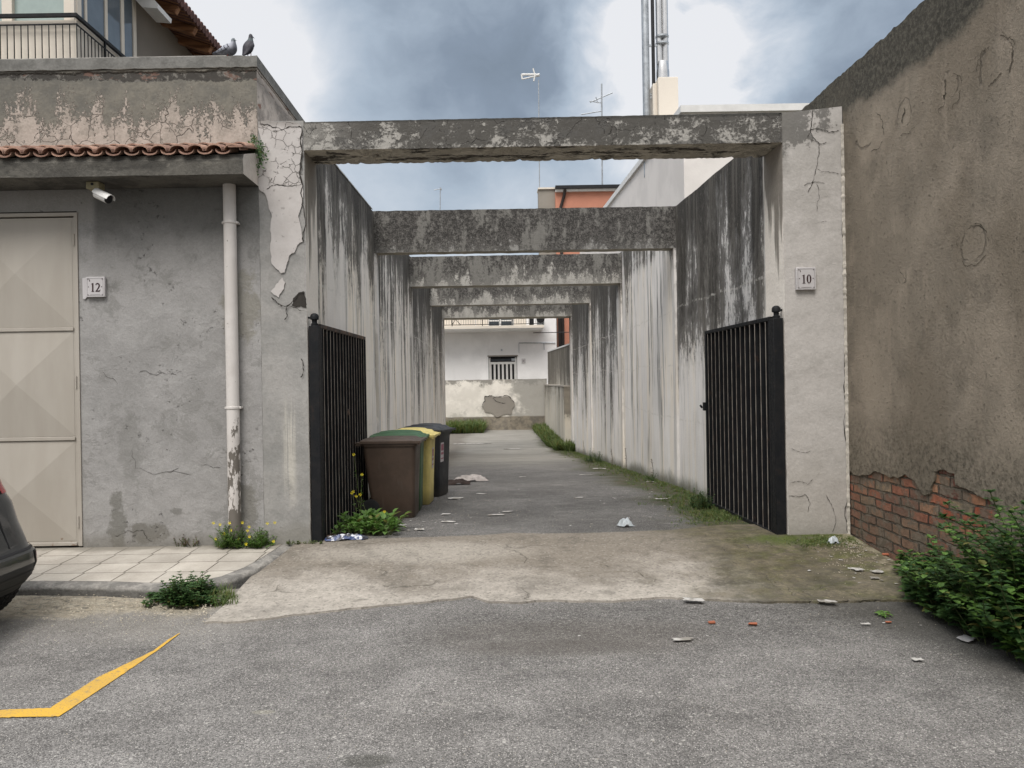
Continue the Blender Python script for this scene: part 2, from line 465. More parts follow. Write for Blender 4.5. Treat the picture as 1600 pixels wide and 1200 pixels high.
def streak(S, axis, zmid, spread, light, dark, amp=1.0, bays=None, lines=True, foot=True, drip=1.):
    p = S.pos(); x, y, z = S.xyz(p); s = y if axis == 'y' else x
    pw = S.warp(p, 1.6, .10); wx, wy, wz = S.xyz(pw); sw = wy if axis == 'y' else wx
    V = lambda a, b, o=0., q=None: S.vec((q or sw) * a, o, z * b)
    n1 = S.noise(V(.55, .10), 1, 4, .6); n2 = S.noise(V(2.1, .22, 3.), 1, 5, .65); n3 = S.noise(V(5.0, .30, 7.), 1, 5, .65); n5 = S.noise(V(15, .6, 2.), 1, 4, .65)
    n4 = S.noise(p, 1.0, 5, .6); gr = S.noise(p, 40, 4, .7); gr2 = S.noise(S.vm('MULTIPLY', p, (1, 1, .6)), 11, 6, .78)
    N = lambda q, k: q.lin(.5 - k, .5 + k, -1., 1.)
    nf = y.ss(9.6, 11.5, .55, 1.) if axis == 'y' else y * 0. + 1.
    t = (z - zmid) / spread + (N(n1, .14) * .45 + N(n2, .14) * .75 + N(n3, .13) * .65 * nf + N(n5, .13) * .22 * nf + N(S.noise(S.vm('MULTIPLY', pw, (1, 1, .42)), 2.6, 6, .7), .14) * (1 - nf) * .9) * amp + N(n4, .15) * .3 + N(gr2, .16) * .52 + N(gr, .15) * .15
    if bays is not None: t = t + bays(S, s, z, n1, n2)
    m = t.ss(-.05, .50) * .78 + t.ss(.3, 1.6) * .22
    # grey wash below the black, then thin separate drips
    wash = (t + .55).ss(-.1, .5)
    dr = (n3 * .6 + n5 * .4).ss(.515, .565) * (z + N(n1, .14) * .6 + N(n2, .14) * 1.1).ss(-.3, 1.5)
    lt = S.mix(light, tuple(c * .86 for c in light), n4.lin(.35, .65))
    lt = S.mix(lt, (light[0] * 1.0, light[1] * .945, light[2] * .84), n2.ss(.46, .6) * .7)
    lt = S.mul(lt, n5.lin(.3, .7, .93, 1.06))
    lt = S.mix(lt, tuple(c * .50 for c in light), wash * .34)
    lt = S.mix(lt, tuple(c * .11 for c in light), dr * .85 * drip * nf)
    dk = S.mix(dark, tuple(c * 1.9 for c in dark), gr.ss(.40, .66))
    dk = S.mix(dk, tuple(c * 5. for c in dark), (n3 * .6 + n5 * .4).ss(.48, .60) * .6)
    dk = S.mix(dk, tuple(c * 7. for c in dark), gr2.ss(.60, .68) * .5)
    c = S.mix(lt, dk, m)
    if lines:
        for z0 in (1.02, 1.72, 2.45):
            l = (z - z0 - (n4 - .5) * .22 - (gr2 - .5) * .05).abs().ss(.018, .005) * gr2.ss(.46, .56)
            c = S.mix(c, (.62, .59, .54), l * .6)
    if foot:
        fz = z - y.lin(10., 24.4, .11, -.70)
        ft = (fz + (n4 - .5) * .35 + (gr2 - .5) * .2).ss(.22, .02)
        c = S.mix(c, (.062, .068, .034), ft * .80)
    return dict(c=c, r=.92, b=gr2 * 1.2 + gr * .6, bd=.007, bs=.8)

def bays_right(S, y, z, n1, n2):
    a = y.ss(6.9, 7.0) * y.ss(10.25, 10.05) * z.ss(1.2, 2.2) * .75       # first bay: dark far down
    jb = y.ss(6.9, 6.87) * -4.                            # clean entrance jamb
    mid = (y - 12.1).abs().ss(2.0, 1.2) * z.ss(3.45, 3.2) * -1.15   # bay two: bright cream middle
    far = y.ss(14.4, 14.9) * .95 + y.ss(10.3, 10.0) * z.ss(.3, 1.4) * .35
    ed = ((y - 10.45).abs().ss(.22, .1) + (y - 14.9).abs().ss(.3, .12)) * z.ss(3.4, 3.0) * -1.2
    return a + jb + mid + far + ed
def bays_left(S, y, z, n1, n2):
    a = (y - 8.6).abs().ss(1.6, 1.0) * z.ss(3.2, 2.6) * -.45
    far = y.ss(10.1, 10.5) * .30 + y.ss(14.4, 14.9) * .4
    return a + far + z.ss(3.3, 3.75) * .8
LIGHT = (.84, .79, .73); DARK = (.034, .031, .027)
def f_wall_right(S): return streak(S, 'y', 2.75, 1.25, (.84, .81, .78), DARK, 1.0, bays_right, drip=.95)
def f_wall_left(S): return streak(S, 'y', 2.50, 1.05, LIGHT, DARK, 1.0, bays_left)
def f_pilaster(S): return streak(S, 'y', 3.0, .9, (.72, .69, .66), DARK, 1.0, drip=.5)
def f_beam(S, z0=3.5, k=1.0, pale=(.56, .53, .48)):
    p = S.pos(); x, y, z = S.xyz(p); nx, ny, nz = S.xyz(S.nrm())
    a = S.noise(S.vec(x * 1.9, y, z * .9), 1, 5, .62); b_ = S.noise(S.vec(x * 6, y, z * 2.2), 1, 5, .7); g = S.noise(p, 22, 5, .78); g2 = S.noise(p, 60, 4, .7)
    t = (z - z0) / .17 + ((a - .5) * 9 + (b_ - .5) * 6) * k + (g - .5) * 5.5 + (g2 - .5) * 2.0
    m = t.ss(-.5, .7)
    lt = S.mix(pale, tuple(c * .8 for c in pale), b_.ss(.4, .6)); lt = S.mix(lt, tuple(c * .45 for c in pale), g2.ss(.52, .64) * .7)
    dk = S.mix((.045, .042, .039), (.17, .16, .148), (g2 * .5 + g * .5).ss(.44, .60)); dk = S.mix(dk, (.26, .25, .228), (b_ * .6 + a * .4 + (g - .5) * .2).ss(.49, .58) * .7)
    dk = S.mix(dk, (.30, .29, .265), g.ss(.66, .70) * .7)
    c = S.mix(lt, dk, m)
    und = nz.ss(-.5, -.9)
    uc = S.mix((.52, .47, .38), (.36, .33, .27), S.noise(p, 3, 5).lin(.4, .6))
    c = S.mix(c, uc, und * .9)
    return dict(c=c, r=.93, b=g * 1.3 + g2 * .5, bd=.008, bs=.9)

def f_front_beam(S):
    p = S.pos(); x, y, z = S.xyz(p); nx, ny, nz = S.xyz(S.nrm())
    a = S.noise(p, (3, 3, 5), 6, .72); g = S.noise(p, 38, 5, .75); g2 = S.noise(S.warp(p, 6, .1), 11, 5, .7)
    m = ((a - .5) * 6.5 + (g - .5) * 5 + (g2 - .5) * 6 + (z - 3.555) * 3.5).ss(-.7, .6)
    m = (m * (x.ss(-1.55, -1.0, .5, 1.) * x.ss(2.75, 2.45, .25, 1.0)))
    c = S.mix((.43, .41, .375), (.078, .073, .065), m * .92)
    pat = (S.noise(p, (4.5, 4, 6), 4, .6) * 1.0).ss(.56, .60)
    c = S.mix(c, (.115, .11, .102), pat * .75 * x.ss(2.6, 2.4))
    ck = S.vor(S.warp(p, 5, .22), 3.6, 'DISTANCE_TO_EDGE').ss(.012, .002) * a.ss(.52, .56)
    c = S.mix(c, (.08, .07, .06), ck * .4)
    # underside: plain grey-brown with rust-black spalls strung along it
    sp = (S.noise(p, (2.4, 6, 2), 6, .75) + (y - 6.66).abs() * -.3).ss(.50, .55)
    uc = S.mix((.74, .68, .58), (.56, .51, .43), g2.lin(.35, .65))
    uc = S.mix(uc, (.05, .038, .028), sp * .9)
    und = nz.ss(-.5, -.9)
    c = S.mix(c, uc, und)
    top = (z - 3.735 + (g - .5) * .02).ss(-.012, .0); c = S.mix(c, (.06, .058, .052), top * .7)
    return dict(c=c, r=.93, b=g * .6 + g2 + m * -.8 - ck * 1.5 - sp * und * 5, bd=.012, bs=1.)

def f_pillar(S, left=False):
    p = S.pos(); x, y, z = S.xyz(p); nx, ny, nz = S.xyz(S.nrm())
    a = S.noise(p, 1.2, 5, .6); b_ = S.noise(p, 6, 5, .65); g = S.noise(p, 55, 3, .6)
    if left:
        c = S.mix((.30, .295, .28), (.40, .385, .365), (a * .6 + b_ * .4).ss(.4, .6))
        # lime runs
        lr = S.noise(S.vec(x * 34, 0., z * .8), 1, 4, .7)
        run = (x + 1.715).abs().ss(.075, .02) * (z + (a - .5)).ss(.5, .7) * (z + (a - .5) * .8).ss(1.7, 1.1)
        c = S.mix(c, (.56, .53, .47), run * lr.ss(.42, .56) * .8)
        sd = (z + (a - .5) * .5).ss(.45, .25); c = S.mix(c, (.25, .235, .20), sd * .6)
        sm = b_.ss(.56, .7) * .4
        c = S.mix(c, (.20, .20, .185), sm)
    else:
        c = S.mix((.56, .53, .50), (.47, .445, .415), (a * .5 + b_ * .5).ss(.42, .6))
        c = S.mix(c, (.45, .41, .36), (z + (a - .5) * .9).ss(1.3, .5) * .45)
        c = S.mix(c, (.25, .235, .205), ((z + (a - .5) * .25 + (b_ - .5) * .15).ss(.42, .20)) * .6)
        tp = ((z - 3.60) * 6 + (a - .5) * 4 + (b_ - .5) * 5 + (g - .5) * 2 - (x - 2.62) * 4.0).ss(-.2, .35)
        c = S.mix(c, (.12, .115, .105), tp * .8)
        lft = ((x - 2.447) * -9 + (z - 3.3) * 1.2 + (b_ - .5) * 3).ss(-.9, .3) * z.ss(3.0, 3.3); c = S.mix(c, (.22, .21, .19), lft * .5)
    crz = S.vor(S.warp(p, 9, .07), 9, 'DISTANCE_TO_EDGE').ss(.022, .004) * (a * .5 + b_ * .5).ss(.53, .58) * z.ss(.9, .4).max(z.ss(2.6, 3.1))
    if not left: crz = crz * .0
    c = S.mix(c, (.15, .14, .125), crz * .25)
    # entrance jamb side: drips
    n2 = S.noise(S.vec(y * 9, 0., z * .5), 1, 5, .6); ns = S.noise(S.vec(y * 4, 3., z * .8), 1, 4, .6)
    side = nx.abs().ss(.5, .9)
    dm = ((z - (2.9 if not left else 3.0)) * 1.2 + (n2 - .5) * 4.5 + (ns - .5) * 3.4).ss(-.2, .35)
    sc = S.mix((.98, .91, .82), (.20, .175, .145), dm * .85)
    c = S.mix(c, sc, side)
    c = S.mul(c, g.lin(.3, .7, .93, 1.07))
    return dict(c=c, r=.92, b=b_ * 1.4 + g * .3 - crz * 1.5 + a, bd=.008, bs=.8)

def f_white_plaster(S):
    p = S.pos(); x, y, z = S.xyz(p)
    a = S.noise(p, 2, 5, .6); b_ = S.noise(p, 9, 4, .6)
    c = S.mix((.60, .565, .54), (.54, .505, .48), (a * .5 + b_ * .5).ss(.4, .6))
    up = (z + (a - .5) * .5).ss(3.16, 3.24)
    ck = S.vor(S.warp(p, 12, .045), 13, 'DISTANCE_TO_EDGE').ss(.032, .008) * up * b_.ss(.42, .50)
    c = S.mix(c, (.27, .25, .225), ck * .62)
    sp = S.noise(p, 26, 4).ss(.66, .69); c = S.mix(c, (.30, .28, .26), sp * .6)
    c = S.mix(c, (.22, .20, .18), (z + (a - .5) * .12).ss(3.69, 3.75) * .6)
    return dict(c=c, r=.9, b=b_ - ck * 3, bd=.005)

def f_garage(S):
    p = S.pos(); x, y, z = S.xyz(p)
    a = S.noise(p, 1.0, 6, .62); b_ = S.noise(S.warp(p, 2, .4), 3.4, 6, .68); g = S.noise(p, 70, 3, .6); t = S.noise(S.warp(p, 4, .5), (2.2, 2, 9), 5, .7)
    c = S.mix((.315, .306, .295), (.385, .373, .362), (a * .6 + b_ * .4).ss(.42, .58))
    tr = S.noise(S.warp(p, 1.5, .5), 6, 6, .75).ss(.52, .60); c = S.mix(c, (.27, .264, .25), tr * .30)
    c = S.mix(c, (.43, .42, .405), t.ss(.56, .68) * .35)
    c = S.mix(c, (.20, .20, .185), b_.ss(.55, .68) * .5 * z.ss(.9, 2.2))
    pit = S.noise(p, 17, 6, .8).ss(.60, .66) * S.noise(p, 2.2, 4).ss(.50, .60); c = S.mix(c, (.14, .135, .125), pit * .5)
    sc_ = S.noise(S.warp(p, 5, .35), (2.6, 2.6, 3.4), 8, .82); c = S.mix(c, (.22, .215, .20), sc_.ss(.555, .575) * .45); c = S.mix(c, (.43, .42, .405), sc_.ss(.445, .43) * .35)
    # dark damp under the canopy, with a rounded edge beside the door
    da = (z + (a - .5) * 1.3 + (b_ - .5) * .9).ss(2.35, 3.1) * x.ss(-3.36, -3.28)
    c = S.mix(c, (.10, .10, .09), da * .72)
    # newer smooth render band above the door
    c = S.mix(c, (.33, .315, .29), x.ss(-3.30, -3.36) * z.ss(2.9, 2.95) * .6)
    wb = S.noise(p, 7, 7, .72)
    for (cx, cz, rx, rz, cc, f) in ((-3.16, .42, .07, .22, (.16, .155, .135), .7), (-2.93, .33, .17, .075, (.17, .16, .14), .8), (-2.66, .50, .06, .03, (.17, .165, .15), .7), (-2.08, .5, .09, .2, (.20, .19, .165), .7),
                                 (-2.1, 2.2, .16, .28, (.21, .195, .15), .55), (-3.05, 1.05, .1, .25, (.22, .215, .20), .5), (-2.12, .34, .06, .12, (.40, .375, .34), .5)):
        c = S.mix(c, cc, S.blob(x, z, cx, cz, rx, rz, .45, (wb - .5) * 6.) * f)
    ft = (z + (a - .5) * .25 + (b_ - .5) * .1).ss(.38, .25); c = S.mix(c, (.20, .185, .155), ft * .65)
    c = S.mul(c, g.lin(.3, .7, .93, 1.07))
    return dict(c=c, r=.92, b=b_ * 2.0 + t * 1.0 + g * .2 - pit * 1.2, bd=.006, bs=1.)

def f_parapet(S):
    p = S.pos(); x, y, z = S.xyz(p); nx, ny, nz = S.xyz(S.nrm())
    a = S.noise(p, 1.3, 5, .6); b_ = S.noise(p, 7, 5, .7); g = S.noise(p, 48, 4, .65)
    grey = S.mix((.155, .148, .13), (.24, .222, .185), (a * .5 + b_ * .5).ss(.4, .62))
    pk = S.mix((.50, .43, .375), (.38, .33, .285), b_.ss(.4, .62))
    # pale coat left in ragged upright tongues
    v1 = S.noise(S.vec(x * 3.2, 0., z * .8), 1, 4, .6); v2 = S.noise(S.vec(x * 11, 3., z * 3.5), 1, 5, .7); v3 = S.noise(p, 60, 3, .7)
    t = (3.845 - z) * 5.5 + (v1 - .5) * 5.0 + (v2 - .5) * 5.5 + (v3 - .5) * 4.0
    m = t.ss(-.12, .25)
    ho = S.noise(p, (7, 7, 5), 6, .75).ss(.58, .62); m = m * (1 - ho * .8)
    c = S.mix(grey, pk, m)
    ck = S.vor(S.warp(p, 6, .12), 5.5, 'DISTANCE_TO_EDGE').ss(.018, .004) * m * a.ss(.46, .52)
    c = S.mix(c, (.16, .14, .12), ck * .8)
    lo = (z + (b_ - .5) * .07).ss(3.565, 3.53); c = S.mix(c, (.235, .225, .20), lo * .8)
    # broken band with brick showing
    bb = (z + (a - .5) * .16 + (b_ - .5) * .16).ss(4.11, 4.125) * (z + (b_ - .5) * .07).ss(4.195, 4.17)
    bk = S.mix((.055, .05, .045), (.17, .10, .078), S.noise(p, (6, 6, 18), 4, .6).ss(.58, .62))
    bk = S.mix(bk, (.25, .235, .21), S.noise(p, 20, 4, .7).ss(.55, .63) * .7)
    c = S.mix(c, bk, bb * .92)
    top = (z + (b_ - .5) * .02).ss(4.20, 4.215)
    tc = S.mix((.225, .22, .205), (.165, .162, .15), b_.ss(.42, .6)); c = S.mix(c, tc, top)
    # return wall facing the alley: pinkish coat with rust coloured streaks
    side = nx.abs().ss(.5, .9)
    sc = S.mix((.62, .54, .475), (.40, .35, .31), b_.ss(.44, .60)); sc = S.mix(sc, (.24, .10, .06), S.noise(p, (3, 3, 12), 4, .6).ss(.62, .67) * .8)
    sc = S.mix(sc, (.10, .095, .085), (z + (b_ - .5) * .15).ss(4.2, 4.1) * (z + (b_ - .5) * .15).ss(3.95, 4.1) * .5)
    c = S.mix(c, sc, side * (1 - top))
    c = S.mul(c, g.lin(.3, .7, .90, 1.10))
    return dict(c=c, r=.93, b=m * .8 + b_ * .7 + g * .3 - bb * 2.2 - ck, bd=.012, bs=.9)

def f_brown(S):
    p = S.pos(); x, y, z = S.xyz(p)
    a = S.noise(p, .8, 6, .6); b_ = S.noise(p, 4, 6, .65); g = S.noise(p, 42, 5, .75); g2 = S.noise(p, 120, 3, .7)
    c = S.mix((.31, .264, .205), (.43, .362, .282), (a * .6 + b_ * .4).ss(.42, .60))
    c = S.mix(c, (.26, .215, .16), S.noise(S.vec(0., y * .9, z * .6), 1, 5, .6).ss(.48, .62) * .75)
    c = S.mix(c, (.44, .365, .285), S.noise(S.vec(0., y * 5, z * .7), 1, 4, .6).ss(.58, .68) * .45)
    # dark lichen band under the coping and by the pillar
    tb = (z - 3.66 + (a - .5) * .55 + (b_ - .5) * .22 - (6.4 - y) * .02).ss(-.03, .07)
    c = S.mix(c, S.mix((.045, .043, .035), (.15, .14, .11), S.noise(p, 26, 6, .8).ss(.42, .62)), tb * .9)
    sd = y.ss(6.05, 6.38) * (b_.ss(.36, .6)); c = S.mix(c, (.12, .105, .08), sd * .55)
    # rough darker cement towards the foot
    ft = (z + (a - .5) * .7 + (b_ - .5) * .3).ss(1.40, .9)
    c = S.mix(c, (.21, .18, .135), ft * .65)
    dv = S.noise(p, 2.6, 6, .75).ss(.52, .64); c = S.mix(c, S.mul(c, .72), dv * .6); g3 = S.noise(p, 30, 6, .8); c = S.mix(c, S.mul(c, .45), g3.ss(.50, .60) * ft * .8); c = S.mix(c, S.mul(c, 1.5), g3.ss(.47, .40) * ft * .5)
    pit = g.ss(.60, .68); c = S.mix(c, (.095, .08, .062), pit * (.35 + ft * .4))
    c = S.mix(c, (.36, .31, .25), S.noise(p, 26, 4, .7).ss(.69, .74) * .5)
    # round patches of old repair
    rings = None
    for (px, py, rr, rz) in ((1352, 205, .17, .15), (1412, 180, .085, .1), (1482, 137, .10, .11), (1556, 96, .14, .15), (1521, 383, .115, .115), (1410, 432, .05, .06)):
        q = onX(px, py, 2.956); u = (y - q.y) / rr; v = (z - q.z) / rz
        d = u * u + v * v + (b_ - .5) * 2.6 + (g - .5) * .6
        rg = (d - 1).abs().ss(.16, .03)
        rings = rg if rings is None else rings.max(rg)
        c = S.mix(c, S.mul(c, 1.10), d.ss(1.0, .9) * .6)
    rings = rings * S.noise(p, 5, 3).ss(.46, .56)
    c = S.mix(c, (.10, .085, .065), rings * .18)
    c = S.mul(c, g2.lin(.3, .7, .88, 1.12))
    return dict(c=c, r=.95, b=g * 1.3 + g2 * .6 + b_ * 1.5 - pit * 1.2 - rings * 2., bd=.012, bs=1.)

def f_brick(S):
    p = S.pos(); x, y, z = S.xyz(p)
    wv = S.warp(S.warp(p, 3.0, .06), 24, .012); wx, wy, wz = S.xyz(wv)
    bz = wz / .073; row = bz.floor(); bx = wy / .245 + (row * .5).frac() * 1.0
    fx = bx.frac(); fz = bz.frac()
    cell = S.vec(bx.floor(), row, 0.); wn = S.new('ShaderNodeTexWhiteNoise'); S.link(cell, wn.inputs[0])
    rv = E(S.nt, wn.outputs[0]); rr, rg, rb = S.xyz(E(S.nt, wn.outputs[1]))
    n = S.noise(p, 22, 5, .7); b_ = S.noise(p, 3, 5, .6)
    ex = (fx - .5).abs() + (n - .5) * .05; ez = (fz - .5).abs() + (n - .5) * .14
    mo = ex.ss(.455, .485).max(ez.ss(.37, .43))
    c = S.mix((.38, .105, .055), (.38, .20, .115), rv.ss(.45, .85)); c = S.mix(c, (.17, .065, .045), rg.ss(.72, .8)); c = S.mix(c, (.42, .35, .22), rb.ss(.88, .93) * .7)
    far = (y + (b_ - .5) * 1.2).ss(4.95, 5.35)
    lo = (z + (b_ - .5) * .3).ss(.62, .42)
    c = S.mix(c, (.27, .185, .13), far * .45); c = S.mix(c, (.17, .13, .095), lo * .5)
    c = S.mul(c, n.lin(.3, .7, .7, 1.3))
    mc = S.mix((.115, .10, .075), (.05, .042, .034), n.ss(.4, .6))
    c = S.mix(c, mc, mo * .92)
    cem = (S.noise(p, 6, 7, .78) + z.ss(.55, .85) * .05).ss(.49, .56); c = S.mix(c, S.mix((.23, .19, .145), (.14, .12, .09), n.ss(.4, .6)), cem * .85)
    return dict(c=c, r=.93, b=(1 - mo) * 2.0 + n * 1.0, bd=.014, bs=1.)

def f_door(S):
    p = S.pos(); x, y, z = S.xyz(p)
    n = S.noise(S.vec(x * 6, 0., z * 1.2), 1, 4, .6); g = S.noise(p, 30, 4); a = S.noise(p, 1.5, 4)
    c = S.mix((.48, .44, .385), (.44, .40, .345), (n * .6 + a * .4).ss(.38, .62))
    rust = ((z - .26) * -14 + (g - .5) * 5).ss(.1, .9); c = S.mix(c, (.18, .085, .04), rust * S.noise(p, 12, 4).ss(.50, .58) * .85)
    return dict(c=c, r=.55, b=a, bd=.004, s=.35)
def f_terracotta(S):
    p = S.pos(); n = S.noise(p, 9, 5, .65); i = S.island(); g = S.noise(p, 60, 3)
    c = S.mix((.40, .245, .18), (.28, .165, .125), i.ss(.2, .8)); c = S.mix(c, (.22, .16, .125), n.ss(.5, .64) * .6)
    nx, ny, nz = S.xyz(S.nrm())
    return dict(c=S.mul(c, g.lin(.3, .7, .85, 1.15)), r=.9, b=g, bd=.003)
def f_canopy(S):
    p = S.pos(); x, y, z = S.xyz(p); n = S.noise(p, 3, 6, .65); g = S.noise(p, 30, 4, .7); nx, ny, nz = S.xyz(S.nrm())
    c = S.mix((.095, .09, .08), (.165, .155, .135), (n * .7 + g * .3).ss(.4, .6)); c = S.mix(c, (.055, .052, .047), S.noise(p, (2, 2, 8), 6, .7).ss(.52, .62) * .6)  # dirt plus the tile overhang's shade, both put into the dark colour
    c = S.mix(c, S.mix((.64, .58, .52), (.52, .47, .42), n.ss(.4, .6)), nx.ss(.5, .9))
    ck = S.vor(S.warp(p, 3, .6), 1.5, 'DISTANCE_TO_EDGE').ss(.008, .002) * n.ss(.5, .56); c = S.mix(c, (.30, .28, .24), S.noise(p, (3, 3, 9), 6, .75).ss(.60, .66) * .5)
    return dict(c=c, r=.93, b=n + g * .6, bd=.012)
def f_pvc(S):
    p = S.pos(); x, y, z = S.xyz(p); n = S.noise(p, (14, 14, 5), 5, .7); a = S.noise(p, 3, 4)
    c = S.mix((.72, .68, .645), (.64, .60, .565), a.ss(.4, .6))
    m = ((.60 - z) * 2.2 + (n - .5) * 9 + (x + 2.23) * 9).ss(.3, .55); c = S.mix(c, (.085, .07, .052), m * .85)
    c = S.mix(c, (.16, .14, .11), S.noise(p, (26, 26, 13), 3, .6).ss(.72, .75) * .8)
    return dict(c=c, r=.55, s=.35)
def f_iron(S, rust=.25):
    p = S.pos(); n = S.noise(p, 9, 5, .7); g = S.noise(p, 50, 3)
    c = S.mix((.008, .009, .011), (.014, .014, .015), n.ss(.4, .6)); c = S.mix(c, (.13, .065, .035), n.ss(.60, .70) * rust)
    return dict(c=c, r=g.lin(.3, .7, .50, .75), s=.22, b=g, bd=.001)
def f_rustbar(S):
    p = S.pos(); n = S.noise(p, 7, 5, .7)
    return dict(c=S.mix((.05, .04, .035), (.17, .105, .07), n.ss(.45, .62)), r=.7, s=.3)
def f_plastic(S, col=(.1, .1, .1), dirt=.35):
    p = S.pos(); x, y, z = S.xyz(p); n = S.noise(p, 5, 5, .65); g = S.noise(S.vm('MULTIPLY', p, (20, 20, 4)), 1, 4, .7)
    c = S.mix(col, tuple(k * .82 for k in col), n.ss(.4, .6)); c = S.mix(c, (.20, .18, .15), g.ss(.55, .72) * dirt)
    c = S.mix(c, (.09, .08, .065), (z + (n - .5) * .25).ss(.32, .14) * .5)
    return dict(c=c, r=n.lin(.3, .7, .42, .62), s=.4, b=g, bd=.001)
def f_leaf(S, a=(.030, .075, .022), b=(.075, .145, .040), old=.08):
    i = S.island(); n = S.noise(S.pos(), 3.0, 3)
    c = S.mix(a, b, (i * .6 + n * .5).ss(.2, .85)); c = S.mix(c, (.16, .15, .04), (i * 7.3).frac().ss(1 - old * 1.4, 1.))
    return dict(c=c, r=.55, s=.35, leaf=S.mul(c, 1.5))
def f_grass(S): return f_leaf(S, (.07, .115, .028), (.14, .19, .06), .3)
def f_low_wall(S):
    p = S.pos(); x, y, z = S.xyz(p); a = S.noise(p, .6, 5, .6); b_ = S.noise(p, 2.5, 6, .68); g = S.noise(p, 14, 4, .7)
    c = S.mix((.78, .735, .665), (.66, .62, .555), (a * .5 + b_ * .5).ss(.42, .58))
    tp = (z - 1.38 + (b_ - .5) * 1.6 + (a - .5) * .6).ss(0., .25); c = S.mix(c, (.17, .16, .14), tp * .8)
    c = S.mix(c, (.27, .26, .235), (x + (a - .5) * 3 + (b_ - .5) * 2.4).ss(.5, 1.3) * .8); c = S.mix(c, (.36, .34, .30), S.noise(p, 1.6, 6, .72).ss(.52, .64) * .5)
    ft = (z + (b_ - .5) * .12 + .02).ss(.03, -.03); fc = S.mix((.23, .195, .145), (.12, .105, .085), b_.ss(.42, .6)); c = S.mix(c, fc, ft * .9)
    return dict(c=c, r=.93, b=b_ + g * .4, bd=.02)
def f_dark_wall(S):
    return streak(S, 'y', .85, .8, (.55, .51, .44), (.07, .062, .050), 1.2, None, False, True)
def f_house(S, col=(.70, .69, .68)):
    p = S.pos(); x, y, z = S.xyz(p); n = S.noise(p, .7, 5, .6); s = S.noise(S.vec(x * 2, y * 2, z * .3), 1, 5, .6)
    c = S.mix(col, tuple(k * .90 for k in col), n.ss(.42, .6)); c = S.mix(c, tuple(k * .72 for k in col), s.ss(.58, .72) * .35)
    return dict(c=c, r=.88, b=S.noise(p, 20, 4), bd=.004)
def f_yellow(S):
    p = S.pos(); n = S.noise(p, 30, 5, .75); a = S.noise(p, 4, 4)
    c = S.mix((.66, .39, .055), (.57, .35, .07), a.ss(.4, .6)); c = S.mix(c, (.20, .18, .14), S.noise(p, 110, 3, .7).ss(.58, .64) * .75); c = S.mix(c, (.20, .18, .14), n.ss(.56, .66) * .7)
    return dict(c=c, r=.8, b=n, bd=.003)
def f_wood(S):
    p = S.pos(); n = S.noise(S.vm('MULTIPLY', p, (1.2, 14, 14)), 1, 5, .6)
    return dict(c=S.mix((.42, .21, .105), (.22, .10, .05), n.ss(.4, .62)), r=.7)
def f_paper(S):
    p = S.pos(); n = S.noise(p, 9, 4)
    return dict(c=S.mix((.50, .48, .45), (.26, .24, .21), n.ss(.46, .60)), r=.8)
def f_pigeon(S, col=(.10, .10, .125), bars=False):
    p = S.obj(); x, y, z = S.xyz(p); n = S.noise(p, 40, 3)
    c = S.mix(col, tuple(k * .7 for k in col), n.ss(.4, .6))
    if bars:
        c = S.mix(c, (.36, .37, .42), (x.ss(-.10, -.03) * z.ss(.07, .10) * x.ss(.09, .06)) * .9)
        w_ = ((x * .8 + z * .6 - .045) / .034).frac(); bar = (w_ - .5).abs().ss(.16, .10) * z.ss(.065, .085) * x.ss(-.09, -.07) * x.ss(.06, .04) * z.ss(.155, .145)
        c = S.mix(c, (.03, .03, .04), bar)
        c = S.mix(c, (.03, .033, .045), x.ss(-.09, -.115))
    c = S.mix(c, (.06, .09, .09), (z.ss(.15, .17) * z.ss(.2, .185)) * .6)
    return dict(c=c, r=.6)

M_ = dict(
    asphalt=material('street_asphalt', f_asphalt), alley=material('alley_asphalt', f_asphalt, alley=True), apron=material('apron_concrete', f_apron),
    tiles=material('paving_slabs', f_tiles), kerb=material('kerb_stone', f_kerb), wr=material('alley_wall_right', f_wall_right), wl=material('alley_wall_left', f_wall_left),
    pil=material('pilaster', f_pilaster), fb=material('front_beam', f_front_beam), pr=material('pillar_right', f_pillar), pl=material('pillar_left', f_pillar, left=True),
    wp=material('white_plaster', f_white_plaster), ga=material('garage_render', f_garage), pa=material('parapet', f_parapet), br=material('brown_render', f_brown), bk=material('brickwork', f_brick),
    door=material('door_paint', f_door), terra=material('terracotta', f_terracotta), can=material('canopy_concrete', f_canopy), pvc=material('drain_pvc', f_pvc), iron=material('black_iron', f_iron), rb=material('rusty_iron', f_rustbar),
    leaf=material('leaf', f_leaf), leaf2=material('leaf_light', f_leaf, a=(.07, .14, .025), b=(.14, .26, .055)), grass=material('grass', f_grass), lw=material('low_wall', f_low_wall), dw=material('dark_wall', f_dark_wall),
    house=material('house_white', f_house, col=(.86, .85, .84)), pale=material('pale_render', f_house, col=(.72, .68, .645)), orange=material('orange_render', f_house, col=(.62, .275, .185)), cream=material('cream_render', f_house, col=(.66, .60, .52)),
    yel=material('yellow_paint', f_yellow), wood=material('rafter_wood', f_wood), paper=material('paper', f_paper),
    grey_r=material('grey_render', f_house, col=(.33, .30, .26)), taupe=material('taupe_render', f_house, col=(.30, .265, .225)),
)
M_['stem'] = plain('stem', (.10, .12, .045), .7); M_['petal'] = plain('petal', (.75, .62, .03), .6, var=.1)
M_['glass'] = plain('dark_glass', (.045, .055, .065), .08, s=.6, var=.2); M_['frame'] = plain('white_frame', (.66, .62, .56), .5, var=.06)
M_['black'] = plain('black_paint', (.015, .015, .017), .45); M_['crackb'] = plain('crack_brown', (.10, .082, .06), .95); M_['crackm'] = plain('crack_shadow', (.045, .04, .035), .95)
